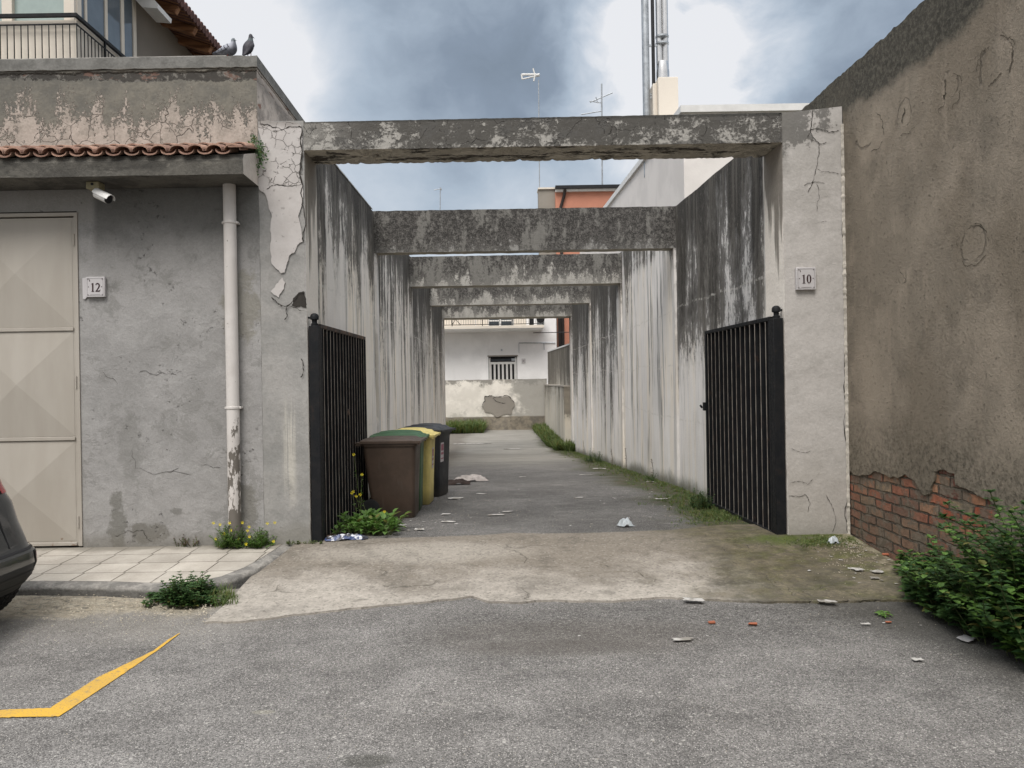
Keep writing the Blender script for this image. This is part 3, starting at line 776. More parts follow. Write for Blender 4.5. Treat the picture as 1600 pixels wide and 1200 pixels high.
M_['galv'] = plain('galvanised', (.36, .38, .40), .45, m=.6); M_['steel'] = plain('bright_steel', (.72, .71, .70), .22, m=.95, var=.1)
M_['plate'] = plain('sign_plate', (.60, .575, .575), .35, var=.04, s=.45); M_['ink'] = plain('dark_red_ink', (.035, .010, .012), .5, var=.05); M_['greyink'] = plain('grey_ink', (.28, .26, .26), .5)
M_['white'] = plain('white_paint', (.66, .65, .63), .5, var=.08); M_['beige'] = plain('junction_box', (.36, .32, .20), .6)
M_['brownp'] = material('brown_plastic', f_plastic, col=(.095, .064, .046), dirt=.18); M_['greenp'] = material('green_plastic', f_plastic, col=(.045, .125, .050), dirt=.2)
M_['yellowp'] = material('yellow_plastic', f_plastic, col=(.85, .70, .24), dirt=.18); M_['blackp'] = material('black_plastic', f_plastic, col=(.022, .024, .028), dirt=.15)
M_['blueplas'] = material('blue_wrapper', lambda S: dict(c=S.mix(S.mix((.035, .06, .16), (.02, .02, .03), S.noise(S.pos(), 14, 3).ss(.48, .52)), (.65, .66, .70), S.noise(S.pos(), 19, 4).ss(.54, .58)), r=.35, s=.5)); M_['rubble'] = plain('brick_chip', (.38, .13, .07), .9); M_['cloth'] = plain('pale_cloth', (.50, .45, .42), .9, var=.35, scale=14)
M_['darkcloth'] = plain('dark_cloth', (.05, .035, .03), .9); M_['cover'] = plain('gutter_brown', (.030, .024, .022), .5)
M_['tyre'] = plain('tyre_rubber', (.018, .018, .018), .85); M_['carpaint'] = plain('car_paint', (.016, .019, .021), .30, m=.2, s=.5, var=.05, coat=.8)
M_['carplastic'] = plain('car_plastic', (.020, .021, .022), .55); M_['redlens'] = plain('red_lens', (.38, .012, .02), .12, s=.6, var=.1); M_['reflector'] = plain('reflector_lens', (.45, .24, .24), .2, s=.6)
M_['stick'] = plain('sticker_paper', (.58, .54, .54), .5, var=.05); M_['stickr'] = plain('sticker_print', (.36, .12, .16), .5, scale=60, var=.5); M_['ply'] = plain('clear_plastic_bag', (.50, .54, .56), .25, s=.5, var=.2)
# ================================================================ THE SETTING
XL, XR = -1.553, 2.447            # inner faces of the alley walls
YF = 6.425                        # front face of gateway and garage
def frange(a, b, n): return [a + (b - a) * i / (n - 1) for i in range(n)]
def interp(pts, x):
    if x <= pts[0][0]: return pts[0][1]
    for (a, ya), (b, yb) in zip(pts, pts[1:]):
        if x <= b: return ya + (yb - ya) * (x - a) / (b - a)
    return pts[-1][1]
def bumpy(x, y, a=.006): return a * mnoise.noise(Vector((x * 1.1, y * 1.1, 3.))) + a * .35 * mnoise.noise(Vector((x * 5, y * 5, 1.)))
# base ground reaching the horizon
mb = MB().grid([[(x, y, -.95) for x in (-900, 900)] for y in (-900, 900)])
struct(mb.build('ground', M_['alley']))
# street
xs = frange(-14, 14, 120); ys = [-25, -12, -6, -3] + frange(-1.5, 5.35, 60) + [5.6, 6.0, 6.42]
mb = MB().grid([[(x, y, gz(x, y) + bumpy(x, y) - (.07 if y > 5.5 and x < -1.5 else 0)) for x in xs] for y in ys])
struct(mb.build('street', M_['asphalt'], smooth=True))
# sunken side ground under the garage etc. is hidden; driveway apron of concrete
KP = [(-14, 5.3), (-3.2, 5.3), (-2.7, 5.26), (-2.35, 5.2), (-2.12, 5.22), (-1.96, 5.30), (-1.86, 5.40), (-1.76, 5.66), (-1.715, 5.95), (-1.69, 6.2), (-1.672, 6.42)]
near_px = [(320, 975), (380, 974), (450, 965), (520, 957), (600, 948), (680, 941), (735, 934), (765, 942), (800, 944), (850, 940), (900, 941), (960, 941), (1010, 937), (1040, 935), (1100, 938), (1150, 941), (1200, 943), (1300, 942), (1400, 940)]
near = [(g.x, g.y) for g in (gnd(*p) for p in near_px)] + [(2.97, 4.85)]
far_px = [(560, 845), (620, 843), (680, 841), (760, 838), (800, 835), (850, 836), (950, 834), (1050, 830), (1090, 826), (1130, 822)]
far = [(g.x, g.y) for g in (gnd(*p) for p in far_px)]
AX = near[0][0]
xs = frange(AX, 2.955, 420); rows = []
rr = random.Random(3); e1 = 0
ND = []
for x in xs:
    yn = interp(near, x) + .018 * mnoise.noise(Vector((x * 9, 0, 0))) + .012 * mnoise.noise(Vector((x * 31, 4, 0)))
    yf = interp(far, x) + .012 * mnoise.noise(Vector((x * 14, 7, 0)))
    if x < -1.672: yf = interp([(b, a) for a, b in []] or KP, x) + .06
    if x > XR + .02 or x < XL: yf = min(yf, YF + .05)
    ND.append((x, yn, yf))
mb = MB(); NV = 34
rows = [[(x, yn + (yf - yn) * k / NV, gz(x, yn + (yf - yn) * k / NV) + .014 + bumpy(x, yn, .004)) for (x, yn, yf) in ND] for k in range(NV + 1)]
skirt = [[(x, y + .0, z - .03) for (x, y, z) in rows[0]]]
skirt2 = [[(x, y, z - .05) for (x, y, z) in rows[-1]]]
mb.grid(skirt + rows + skirt2)
struct(mb.build('driveway', M_['apron'], smooth=True))
# alley floor
xs = frange(-1.62, 2.52, 60); mb = MB()
ys = frange(6.40, 24.4, 110)
mb.grid([[(x, y, gz(x, y) + bumpy(x, y, .008) - (.0 if y > 6.7 else .012)) for x in xs] for y in ys])
struct(mb.build('alley_floor', M_['alley'], smooth=True))
mb = MB().grid([[(x, y, gz(x, y) + bumpy(x, y, .012)) for x in frange(-9, 2.6, 40)] for y in [24.35] + frange(24.6, 34.2, 20)])
struct(mb.build('yard_floor', M_['alley'], smooth=True))
# pavement slab + kerb stones
def kz(y): return interp([(5.2, .188), (5.5, .197), (6.42, .214)], y)
def kp_inner(d):
    out = []
    for i, (x, y) in enumerate(KP):
        a = Vector(KP[max(0, i - 1)]); b = Vector(KP[min(len(KP) - 1, i + 1)]); t = (b - a).normalized(); out.append((x - t.y * d, y + t.x * d))
    return out
outer = KP; inner = kp_inner(.11)
def dens(pl, k=6):
    out = []
    for (a, b), (c, d) in zip(pl, pl[1:]):
        out += [(a + (c - a) * i / k, b + (d - b) * i / k) for i in range(k)]
    return out + [pl[-1]]
outer, inner = dens(outer), dens(inner)
mb = MB(); r = [[], [], [], [], []]
for (a, b), (c, d) in zip(outer, inner):
    j = .006 * mnoise.noise(Vector((a * 6, b * 6, 0))); zt = kz(b) - max(0, (b - 5.95)) * .04
    r[0].append((a + j, b + j, zt - .22)); r[1].append((a + j, b - j * .3, zt - .030 + j)); r[2].append((a + (c - a) * .12, b + (d - b) * .12, zt - .008 + j * .5)); r[3].append((a + (c - a) * .3, b + (d - b) * .3, zt)); r[4].append((c, d, kz(d) + .001))
mb.grid(r)
struct(mb.build('kerb', M_['kerb'], smooth=True, fix=False))
mb = MB(); ys_ = []
rows = []
for (c, d) in inner:
    rows.append([(c - (0.), d + (6.46 - d) * k / 8, kz(d + (6.46 - d) * k / 8) + .002 + .002 * mnoise.noise(Vector((c * 2, d, k)))) for k in range(9)])
mb.grid([[row[k] for row in rows] for k in range(9)])
struct(mb.build('pavement', M_['tiles'], smooth=True))
# yellow parking line
def ribbon(name, pts, wd, mt, dz=.006, mbz=None):
    pts = dens(pts, 16); mb = MB(); L, Q = [], []
    for i, p in enumerate(pts):
        a = Vector(pts[max(0, i - 1)]); b = Vector(pts[min(len(pts) - 1, i + 1)]); t = (b - a).normalized(); nn = Vector((-t.y, t.x)) * (wd if not callable(wd) else wd(i / (len(pts) - 1))) * .5
        k = 1 + .10 * mnoise.noise(Vector((i * .6, 0, 0)))
        for lst, s in ((L, 1), (Q, -1)):
            q = Vector(p) + nn * s * k; lst.append((q.x, q.y, gz(q.x, q.y) + bumpy(q.x, q.y) + dz))
    return mb.grid([L, Q]).build(name, mt, fix=False)
ya = gnd(88, 1114); mb = MB()
def gl(px, py, dz=.0045):
    g = gnd(px, py); return (g.x, g.y, gz(g.x, g.y) + bumpy(g.x, g.y) + dz)
A, B = [(-420, 1113), (0, 1111), (78, 1108), (150, 1061), (240, 1017), (262, 1001), (281, 990)], [(-420, 1127), (0, 1123), (92, 1121), (185, 1059), (247, 1016), (266, 1002), (281, 991)]
A, B = dens(A, 14), dens(B, 14)
jit = lambda i, s: 1.2 * mnoise.noise(Vector((i * .9, s, 0)))
mb.grid([[gl(x, y + jit(i, 1)) for i, (x, y) in enumerate(A)], [gl(x + .1, y + jit(i, 9)) for i, (x, y) in enumerate(B)]])
struct(mb.build('parking_line', M_['yel'], fix=False))

# ================================================================ GATEWAY
def rough_edge_box(x0, x1, y0, y1, z0, z1, n, ax='x', amp=.006, seed=0):
    """long box whose long edges wander slightly"""
    mb = MB(); rows = []
    for i in range(n + 1):
        t = i / n; ring = []
        for k, (u, v) in enumerate(((y0, z0), (y1, z0), (y1, z1), (y0, z1)) if ax == 'x' else ((x0, z0), (x1, z0), (x1, z1), (x0, z1))):
            s = x0 + (x1 - x0) * t if ax == 'x' else y0 + (y1 - y0) * t
            j = amp * mnoise.noise(Vector((s * 7, k * 3.3 + seed, 0))) + amp * .8 * mnoise.noise(Vector((s * 23, k * 5.1 + seed, 0)))
            j2 = amp * mnoise.noise(Vector((s * 9, k * 7.7 + seed, 4)))
            ring.append((s, u + j2, v + j) if ax == 'x' else (u + j2, s, v + j))
        rows.append(ring + [ring[0]])
    mb.grid(rows); a = len(mb.v)
    mb.f.append([0, 1, 2, 3]); mb.f.append([a - 5, a - 4, a - 3, a - 2]); return mb
gate_portal = thing('gateway', 'tall white plastered gateway frame with peeling pillars and blackened lintel', 'gateway', (.45, YF, .2))
ZB1, ZT1 = 3.507, 3.742
# pillars run full height, lintel butts between them
rough_edge_box(-1.938, XL, YF, 6.865, 0, 3.755, 2, 'x').v
def pillar(x0, x1, zt, mt, seed, zt2=None):
    zt2 = zt2 or zt
    mb = MB(); nz = 40; rows = []
    for i in range(nz + 1):
        z = .05 + (zt - .05) * i / nz
        j = lambda k: .004 * mnoise.noise(Vector((z * 5, k, seed))) + .003 * mnoise.noise(Vector((z * 17, k, seed)))
        z2 = z * (1 + (zt2 / zt - 1) * (i / nz)); jt = .012 * mnoise.noise(Vector((x0, 3, 1))) if i == nz else 0
        rows.append([(x0 + j(1), YF + j(2), z), (x1 + j(3), YF + j(2), z2), (x1 + j(3), 6.866, z2), (x0 + j(1), 6.866, z + jt), (x0 + j(1), YF + j(2), z)])
    mb.grid(rows); mb.f.append([0, 1, 2, 3]); a = len(mb.v); mb.f.append([a - 5, a - 4, a - 3, a - 2])
    return mb.build('pillar', mt, gate_portal)
pl_ = pillar(-1.936, XL, 3.755, M_['pl'], 0.); pr_ = pillar(XR, 2.954, 3.752, M_['pr'], 9., 3.80)
# lintel with chipped lower back edge
mb = MB(); rows = []
for i in range(181):
    x = XL + (XR - XL) * i / 180
    c = .016 * max(0, mnoise.noise(Vector((x * 5, 2, 0)))) + .02 * max(0, mnoise.noise(Vector((x * 17, 5, 0)))) + .012 * max(0, mnoise.noise(Vector((x * 40, 5, 0))))
    e = .004 * mnoise.noise(Vector((x * 12, 8, 0))) + .003 * mnoise.noise(Vector((x * 40, 8, 0)))
    zt = ZT1 + .014 * (x - XL) / 4
    rows.append([(x, YF - .003 + e, ZB1 + e), (x, 6.80, ZB1 + .004 + c * .3), (x, 6.862 - c, ZB1 + c * .8), (x, 6.862, ZB1 + .05), (x, 6.862, zt - .004), (x, YF - .003 + e, zt + e), (x, YF - .003 + e, ZB1 + e)])
mb.grid(rows); mb.build('lintel', M_['fb'], gate_portal, smooth=True)
# white plaster coat still on the left pillar (real layer, 7 mm proud), broken hole, grey patches
px_slab('plaster_coat', [(405, 190), (438, 191), (471, 196), (474, 240), (474, 300), (473, 378), (465, 383), (461, 394), (452, 400), (449, 412), (445, 426), (439, 427), (431, 419), (425, 412), (424, 398), (424, 376), (423, 355), (425, 335), (419, 318), (414, 302), (405, 296), (405, 240)], ('y', YF - .004), .008, M_['wp'], gate_portal, .10, 2)
px_slab('plaster_patch', [(441, 434), (446, 441), (444, 451), (438, 459), (436, 465), (429, 461), (423, 455), (430, 449), (435, 442)], ('y', YF - .004), .006, M_['wp'], gate_portal, .12, 2)
px_slab('plaster_gap_shade', [(456, 477), (458, 466), (464, 460), (471, 457), (476, 456), (478, 470), (479, 481), (470, 478), (463, 480)], ('y', YF - .003), .003, M_['crackm'], gate_portal, .12, 2)  # thin dark slab painting the shade inside the broken hole
cl = crack(gate_portal, [(1.6, [(473, 200), (472, 240), (473, 290), (475, 330), (474, 378)]), (1.1, [(405, 194), (425, 199), (440, 203), (455, 198), (472, 199)]), (.9, [(416, 296), (425, 290), (437, 289), (450, 291), (472, 287)]),
    (1.5, [(424, 464), (432, 472), (440, 478), (448, 479), (456, 472), (464, 461), (476, 456)]), (1.3, [(448, 479), (449, 492), (444, 500)]), (.8, [(445, 478), (462, 481), (478, 485)]), (1.2, [(470, 560), (474, 578), (470, 590)]), (.5, [(452, 842), (455, 858)])],
    ('y', YF - .0145), M_['crackm'], .0075, .14)
crack(gate_portal, [(1.1, [(1269, 172), (1268, 190), (1262, 215)]), (1.2, [(1266, 202), (1280, 201), (1295, 207), (1312, 203)]), (1.0, [(1266, 200), (1280, 224), (1280, 240), (1276, 262), (1272, 275)]), (.9, [(1272, 275), (1268, 290), (1262, 300)]), (.8, [(1276, 264), (1292, 268), (1311, 272)]),
    (.8, [(1266, 218), (1280, 225), (1292, 222)]), (.7, [(1256, 290), (1270, 285), (1289, 287)]), (.6, [(1275, 287), (1280, 310), (1277, 330)]), (.5, [(1275, 347), (1292, 346)]), (.6, [(1233, 755), (1250, 752), (1262, 757), (1270, 748)]), (.7, [(1232, 775), (1248, 776), (1258, 772), (1266, 786), (1262, 800)]), (.6, [(1290, 772), (1300, 790), (1306, 812), (1300, 832)]), (.5, [(1236, 700), (1255, 707), (1268, 704)]),
    (1.1, [(1316, 172), (1316, 240), (1317, 330), (1319, 420), (1320, 520), (1322, 640), (1324, 740), (1325, 836)])], ('y', YF - .006), M_['crackm'], .0062, .10)
# crumbling mortar bead where the right pillar meets the brown wall
mb = MB(); rows = []
for i in range(160):
    z = .2 + 3.45 * i / 159; w_ = .012 + .014 * abs(mnoise.noise(Vector((z * 14, 1, 0)))) + .008 * mnoise.noise(Vector((z * 40, 1, 0)))
    rows.append([(2.954 - w_ - .004, YF - .005, z), (2.952 - w_ * .4, YF - .005 - w_ * .7, z), (2.956, YF - .006 - w_, z)])
mb.grid(rows).build('mortar_bead', plain('lime_mortar', (.50, .46, .40), .95, scale=20, var=.4), gate_portal)

# ================================================================ ALLEY WALLS
BEAMS = [(10.167, 3.272, 3.826, .20), (14.45, 3.355, 3.915, .32), (19.04, 3.448, 4.06, .32), (23.65, 3.513, 4.12, .75)]
def wall_top(y): return interp([(6.4, 3.735), (7.8, 3.745), (10.2, 3.822), (14.4, 3.95), (24.4, 4.10)], y)
def alley_wall(name, xin, xout, mt, label, y1, cap=True):
    t = thing(name, label, 'wall', (xin, 15, -.2))
    mb = MB(); rows = []
    ys = frange(6.867, y1, 150)
    for y in ys:
        j = .008 * mnoise.noise(Vector((y * 1.3, xin, 0))) + .004 * mnoise.noise(Vector((y * 9, xin, 0)))
        zt = wall_top(y) + j
        s = 1 if xin > 0 else -1
        cols = [(xin + s * .006 * mnoise.noise(Vector((y * .8, zt * .8 * k / 6, xin))), y, -1. + (zt + 1.) * k / 6) for k in range(7)]
        rows.append(cols + [(xout, y, zt), (xout, y, -1)])
    mb.grid(rows); n = 9; a = len(mb.v); mb.f.append(list(range(n))); mb.f.append(list(range(a - n, a)))
    mb.build('wall_face', mt, t)
    # flat pilasters under every beam
    for (yb, zb, zt, dp) in BEAMS:
        s = 1 if xin > 0 else -1
        m2 = rough_edge_box(min(xin - s * .03, xin + s * .02), max(xin - s * .03, xin + s * .02), yb - .02, yb + dp + .02, 0, 0, 1)
        m2 = MB(); rr_ = []
        for i in range(25):
            z = gz(0, yb) - .2 + (zb - gz(0, yb) + .2) * i / 24; j = .004 * mnoise.noise(Vector((z * 4, yb, xin)))
            xa = xin - s * .032 + j; xb_ = xin + s * .02
            rr_.append([(xb_, yb + j, z), (xa, yb + .006 + j, z), (xa, yb + dp * .75 + j, z), (xb_, yb + dp * .75, z)])
        m2.grid(rr_).build('pilaster', M_['pil'], t)
    return t
wl_ = alley_wall('alley_wall', XL, -1.80, M_['wl'], 'left alley wall of stained cream plaster behind the wheelie bins', 24.4)
wr_ = alley_wall('alley_wall', XR, 2.75, M_['wr'], 'right alley wall with black streaks and moss growing at its foot', 24.4)
# pale coping line on the left wall top
mb = MB(); rows = []
for y in frange(6.9, 10.1, 60):
    z = wall_top(y) + .006 + .004 * mnoise.noise(Vector((y * 8, 3, 0))); rows.append([(XL + .004, y, z), (XL + .004, y, z + .014), (XL - .2, y, z + .014)])
mb.grid(rows).build('coping', plain('pale_mortar', (.46, .44, .41), .9, scale=12), wl_)
names = ['dark blackened concrete beam nearest behind the entrance lintel', 'second concrete beam over the alley with pale blotches along it', 'third concrete beam, partly hidden under the blotchy second one', 'farthest and smallest beam, framing the balcony of the white house']
for i, (yb, zb, zt, dp) in enumerate(BEAMS):
    mt = material('beam_%d' % i, f_beam, z0=zb + [-.10, .10, .09, .12][i], k=[.7, 1.0, 1.0, 1.0][i], pale=[(.34, .33, .31), (.48, .46, .42), (.48, .46, .42), (.46, .44, .40)][i])
    mb = rough_edge_box(XL - .02, XR + .02, yb, yb + dp, zb, zt, 90, 'x', .006, i * 11.)
    o = mb.build('concrete_beam', mt); tag(o, names[i], 'beam', 'concrete beams spanning the alley')

# stepped wall past the end of the alley
t = thing('boundary_wall', 'dark streaked boundary wall with ledge past the end of the alley', 'wall', (2.5, 29, -.7))
mb = MB().hull([(2.44, 24.42, 1.36), (2.75, 24.42, 1.36), (2.44, 34.3, 1.36), (2.75, 34.3, 1.36), (2.44, 24.42, 2.66), (2.75, 24.42, 2.66), (2.44, 34.3, 2.80), (2.75, 34.3, 2.80)]).build('upper_wall', M_['dw'], t)
MB().box(2.24, 2.76, 24.42, 33.9, -1, 1.33).build('lower_wall', M_['dw'], t)
MB().box(2.22, 2.78, 24.41, 33.9, 1.33, 1.375).build('ledge', plain('ledge_mortar', (.42, .38, .33), .9), t)
MB().hull([(2.42, 24.41, 2.66), (2.77, 24.41, 2.66), (2.42, 34.31, 2.80), (2.77, 34.31, 2.80), (2.42, 24.41, 2.71), (2.77, 24.41, 2.71), (2.42, 34.31, 2.85), (2.77, 34.31, 2.85)]).build('coping', M_['white'], t)
# low yard wall
t = thing('yard_wall', 'low cream yard wall with grey cement patch facing the alley end', 'wall', (-2, 34.2, -.6))
rough_edge_box(-9, 2.36, 34.0, 34.3, -1.2, 1.62, 60, 'x', .02, 4).build('wall_face', M_['lw'], t)
px_slab('cement_patch', [(753, 636), (758, 626), (757, 620), (765, 618), (780, 620), (795, 619), (800, 625), (804, 629), (800, 640), (798, 648), (776, 652), (768, 645), (757, 643)], ('y', 34.0, 33.975), .012, M_['grey_r'], t, .12, 2)
crack(t, [(8, [(753, 636), (758, 626), (757, 620), (765, 618), (780, 620), (795, 619), (804, 629)]), (5, [(770, 622), (778, 628), (790, 630)])], ('y', 33.955), M_['crackm'], .005, .1)

# ================================================================ BROWN WALL BUILDING
bw = thing('rendered_building', 'windowless brown rendered side wall with exposed red brick at its foot', 'building', (2.96, 3, .15))
XB = 2.956; ZTB = 4.07
top = []; ys = frange(8.6, -2.5, 300)
for y in ys:
    top.append((y, ZTB - (8.6 - y) * .0 + .022 * mnoise.noise(Vector((y * 2.2, 0, 0))) + .016 * mnoise.noise(Vector((y * 9, 0, 0))) + .01 * mnoise.noise(Vector((y * 26, 0, 0)))))
# brick core
MB().box(XB + .014, XB + 4.5, -2.5, 8.6, -.2, 4.0).build('brick_wall', M_['bk'], bw)
MB().grid([[(XB + .0, y, z - .0) for y, z in top], [(XB + .12, y, z + .015) for y, z in top], [(XB + 4.5, y, z) for y, z in top]]).build('wall_top', M_['br'], bw)
# render coat in front, its lower edge broken away over the bricks
edge_px = [(1318, 738), (1330, 737), (1350, 742), (1375, 738), (1400, 746), (1414, 741), (1432, 757), (1441, 772), (1452, 772), (1459, 752), (1460, 736), (1474, 733), (1491, 740), (1492, 757), (1500, 761), (1520, 768), (1536, 778), (1557, 790), (1554, 812), (1544, 818), (1548, 850), (1560, 880), (1600, 905), (1660, 930)]
ep = [onX(px, py, XB) for px, py in edge_px]
ep = [Vector((p.y, p.z)) for p in ep]; ep[0] = Vector((8.6, .78)); ep.insert(1, Vector((6.45, .775)))
ep.append(Vector((3.3, .05))); ep.append(Vector((-2.5, 0.0)))
ep = rough_line(ep, .10, 3)
poly = [(XB, p.x, p.y) for p in ep] + [(XB, y, z) for y, z in reversed(top)]
mb = MB().prism([Vector(p) for p in poly], (.018, 0, 0))
o = mb.build('render_coat', M_['br'], bw, fix=False)
bm = bmesh.new(); bm.from_mesh(o.data); bmesh.ops.triangulate(bm, faces=[f for f in bm.faces if len(f.verts) > 4], ngon_method='EAR_CLIP'); bmesh.ops.recalc_face_normals(bm, faces=bm.faces); bm.to_mesh(o.data); bm.free()
crack(bw, [(2.2, [(1412, 168), (1411, 180), (1410, 193)]), (2.6, [(1477, 123), (1477, 140), (1475, 156)]), (1.1, [(1369, 175), (1379, 192), (1381, 212)]), (.8, [(1379, 220), (1373, 232), (1360, 236)]), (.9, [(1406, 212), (1420, 209), (1431, 195)]), (.9, [(1476, 158), (1466, 177)]), (1.0, [(1488, 114), (1499, 118), (1502, 130)]), (.8, [(1501, 140), (1497, 157), (1488, 170)]),
    (1.0, [(1562, 55), (1578, 58), (1584, 72)]), (1.2, [(1584, 78), (1581, 98), (1577, 114)]), (1.1, [(1565, 113), (1556, 124), (1543, 135)]), (.9, [(1526, 110), (1532, 90), (1545, 74)]), (1.0, [(1522, 350), (1536, 357), (1545, 378)]), (.8, [(1541, 396), (1526, 414), (1512, 416), (1503, 408)]), (.5, [(1496, 384), (1500, 370)]), (.6, [(1404, 420), (1412, 432), (1416, 440), (1408, 444)])],
    ('x', XB - .003), M_['crackb'], .0070, .22)

# ================================================================ GARAGE
gb = thing('garage_building', 'grey rendered garage with tiled canopy and peeling pink parapet', 'building', (-4.5, YF, .2))
XG = -1.938; DRX1 = at(126, 600, YF).x - .0; DRX0 = DRX1 - 2.9; ZD1 = at(100, 338, YF).z; ZD0 = at(100, 853, YF).z
YB = 9.5
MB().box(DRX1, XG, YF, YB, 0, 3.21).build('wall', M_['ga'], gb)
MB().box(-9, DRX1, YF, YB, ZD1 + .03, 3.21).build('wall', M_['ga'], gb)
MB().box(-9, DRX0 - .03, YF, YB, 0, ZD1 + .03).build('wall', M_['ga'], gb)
MB().box(DRX0 - .03, DRX1, YF + .0, YB, 0, ZD0 - .03).build('doorstep', M_['kerb'], gb)
MB().box(DRX0 - .03, DRX1, YF + .3, YB, ZD0 - .03, ZD1 + .03).build('wall', M_['black'], gb)
rough_edge_box(-9, XG, YF - .0, YB, 3.215, 4.205, 120, 'x', .004, 2).build('parapet', M_['pa'], gb)
rough_edge_box(-9.02, XG + .008, YF - .012, YB, 4.207, 4.302, 160, 'x', .007, 6).build('parapet_cap', M_['pa'], gb)
MB().box(-9.0, XG - .25, YF - .008, YF + .3, 4.3025, 4.309).build('parapet_edge', plain('coping_light', (.42, .40, .37), .9), gb)
# canopy
ZS = 3.212; YC = 6.04; ZCT = 3.372; ZCW = 3.49
P = lambda x: [(x, YC, ZS), (x, YC - .012, ZCT - .05), (x, YC + .015, ZCT), (x, YF - .002, ZCW), (x, YF - .002, ZS + .0)]
mb = MB(); rows = []
for i in range(91):
    x = -9 + (XG + .0 + 9) * i / 90; j = .006 * mnoise.noise(Vector((x * 3, 0, 0)))
    rr_ = [(a, b + j, c + j * (1 if k < 2 else 0)) for k, (a, b, c) in enumerate(P(x))]; rows.append(rr_ + [rr_[0]])
mb.grid(rows); a = len(mb.v); mb.f.append([0, 1, 2, 3, 4]); mb.f.append([a - 6, a - 5, a - 4, a - 3, a - 2])
cano = mb.build('canopy', M_['can'], gb)
# barrel tiles: pans and covers in two courses
mb = MB(); sp = .1425; sl = (ZCW - ZCT) / (YF - YC); nT = 50
def tile(x, y0, y1, z0, r0, r1, up, th=.011):
    n = 9; A, B = [], []
    for k in range(n):
        t = math.pi * (k / (n - 1)); c, s = math.cos(t), math.sin(t)
        for lst, y, z, r in ((A, y0, z0, r0), (B, y1, z0 + (y1 - y0) * sl, r1)):
            lst.append((x + r * c, y, z + (s * r * .72 if up else -s * r * .55)))
    A2 = [(p[0], p[1], p[2] - th) for p in A]; B2 = [(p[0], p[1], p[2] - th) for p in B]
    mb.grid([A, B]); mb.grid([A2, A]); mb.grid([B2, A2][::-1])
rt = random.Random(5)
for i in range(nT):
    x = XG - .075 - i * sp
    j = rt.uniform(-.005, .005)
    for (y0, y1, dz) in ((YC - .05 + j, YC + .20, .022), (YC + .11, YF + .0, .035)):
        z0 = ZCT + (y0 - YC) * sl + dz
        tile(x - sp / 2, y0 + .008, y1, z0 + .022, .058, .052, False)
        tile(x + rt.uniform(-.004, .004), y0, y1 + .0, z0 + .016, .062, .05, True)
mb.build('roof_tiles', M_['terra'], cano, smooth=False)
MB().hull([(XG - .10, YC - .055, ZCT + .035), (XG + .012, YC - .055, ZCT + .035), (XG - .10, YF - .003, ZCW + .03), (XG + .012, YF - .003, ZCW + .03), (XG - .10, YC - .055, ZCT + .049), (XG + .012, YC - .055, ZCT + .049), (XG - .10, YF - .003, ZCW + .044), (XG + .012, YF - .003, ZCW + .044)]).build('roof_tiles', M_['terra'], cano)
# garage door
dr = MB()
fr = MB().box(DRX1 - .030, DRX1 - .002, YF - .012, YF + .06, ZD0, ZD1).box(DRX0, DRX0 + .03, YF - .012, YF + .06, ZD0, ZD1).box(DRX0, DRX1 - .002, YF - .012, YF + .06, ZD1, ZD1 + .028)
door = MB().box(DRX0 + .03, DRX1 - .034, YF + .004, YF + .05, ZD0, ZD1 - .012).build('garage_door', M_['door'], gb)
fr.build('door_frame', M_['door'], door)
zrows = [ZD0 + .012, at(60, 688, YF).z, at(60, 517, YF).z, ZD1 - .02]
x1 = DRX1 - .055; wpan = .93
pn = MB()
for c in range(3):
    xa = x1 - wpan * (c + 1) + .012; xb_ = x1 - wpan * c - .0
    for (za, zb) in zip(zrows, zrows[1:]):
        za += .03; zb -= .012; y0 = YF + .002; xm = (xa + xb_) / 2; zm = (za + zb) / 2
        c0 = [(xa, y0, za), (xb_, y0, za), (xb_, y0, zb), (xa, y0, zb)]; ap = (xm, y0 - .040, zm)
        for q in range(4): pn.face([c0[q], c0[(q + 1) % 4], ap])
pn.build('door_panel', M_['door'], door)
rl = MB()
for z in zrows[1:3]: rl.box(DRX0 + .04, x1 + .006, YF - .010, YF + .003, z - .004, z + .026)
rl.box(DRX0 + .04, x1 + .006, YF - .010, YF + .003, ZD0 + .002, ZD0 + .03)
rl.build('rail', M_['door'], door, bevel=.003)
for z in (at(123, 375, YF).z, at(123, 597, YF).z, at(128, 815, YF).z):
    MB().lathe([(.0075, -.05), (.0075, -.002), (.006, 0), (.0075, .002), (.0075, .05)], (DRX1 - .03, YF - .017, z), n=10).build('hinge', M_['door'], door)
MB().box(-5, DRX1 - .01, YF - .004, YF + .05, ZD1 + .031, ZD1 + .040).build('lintel_gap', M_['crackm'], gb)
crack(gb, [(.9, [(260, 737), (280, 731)]), (.8, [(313, 727), (330, 729), (345, 731)]), (.9, [(217, 583), (245, 586), (277, 587)]), (.7, [(160, 580), (170, 590), (183, 602)]), (.7, [(205, 700), (240, 742), (300, 743)]), (.9, [(180, 838), (200, 828), (225, 829), (240, 845)]), (.7, [(282, 498), (286, 510)]), (.6, [(418, 310), (440, 312)])], ('y', YF - .003), M_['crackm'], .0042, .2)
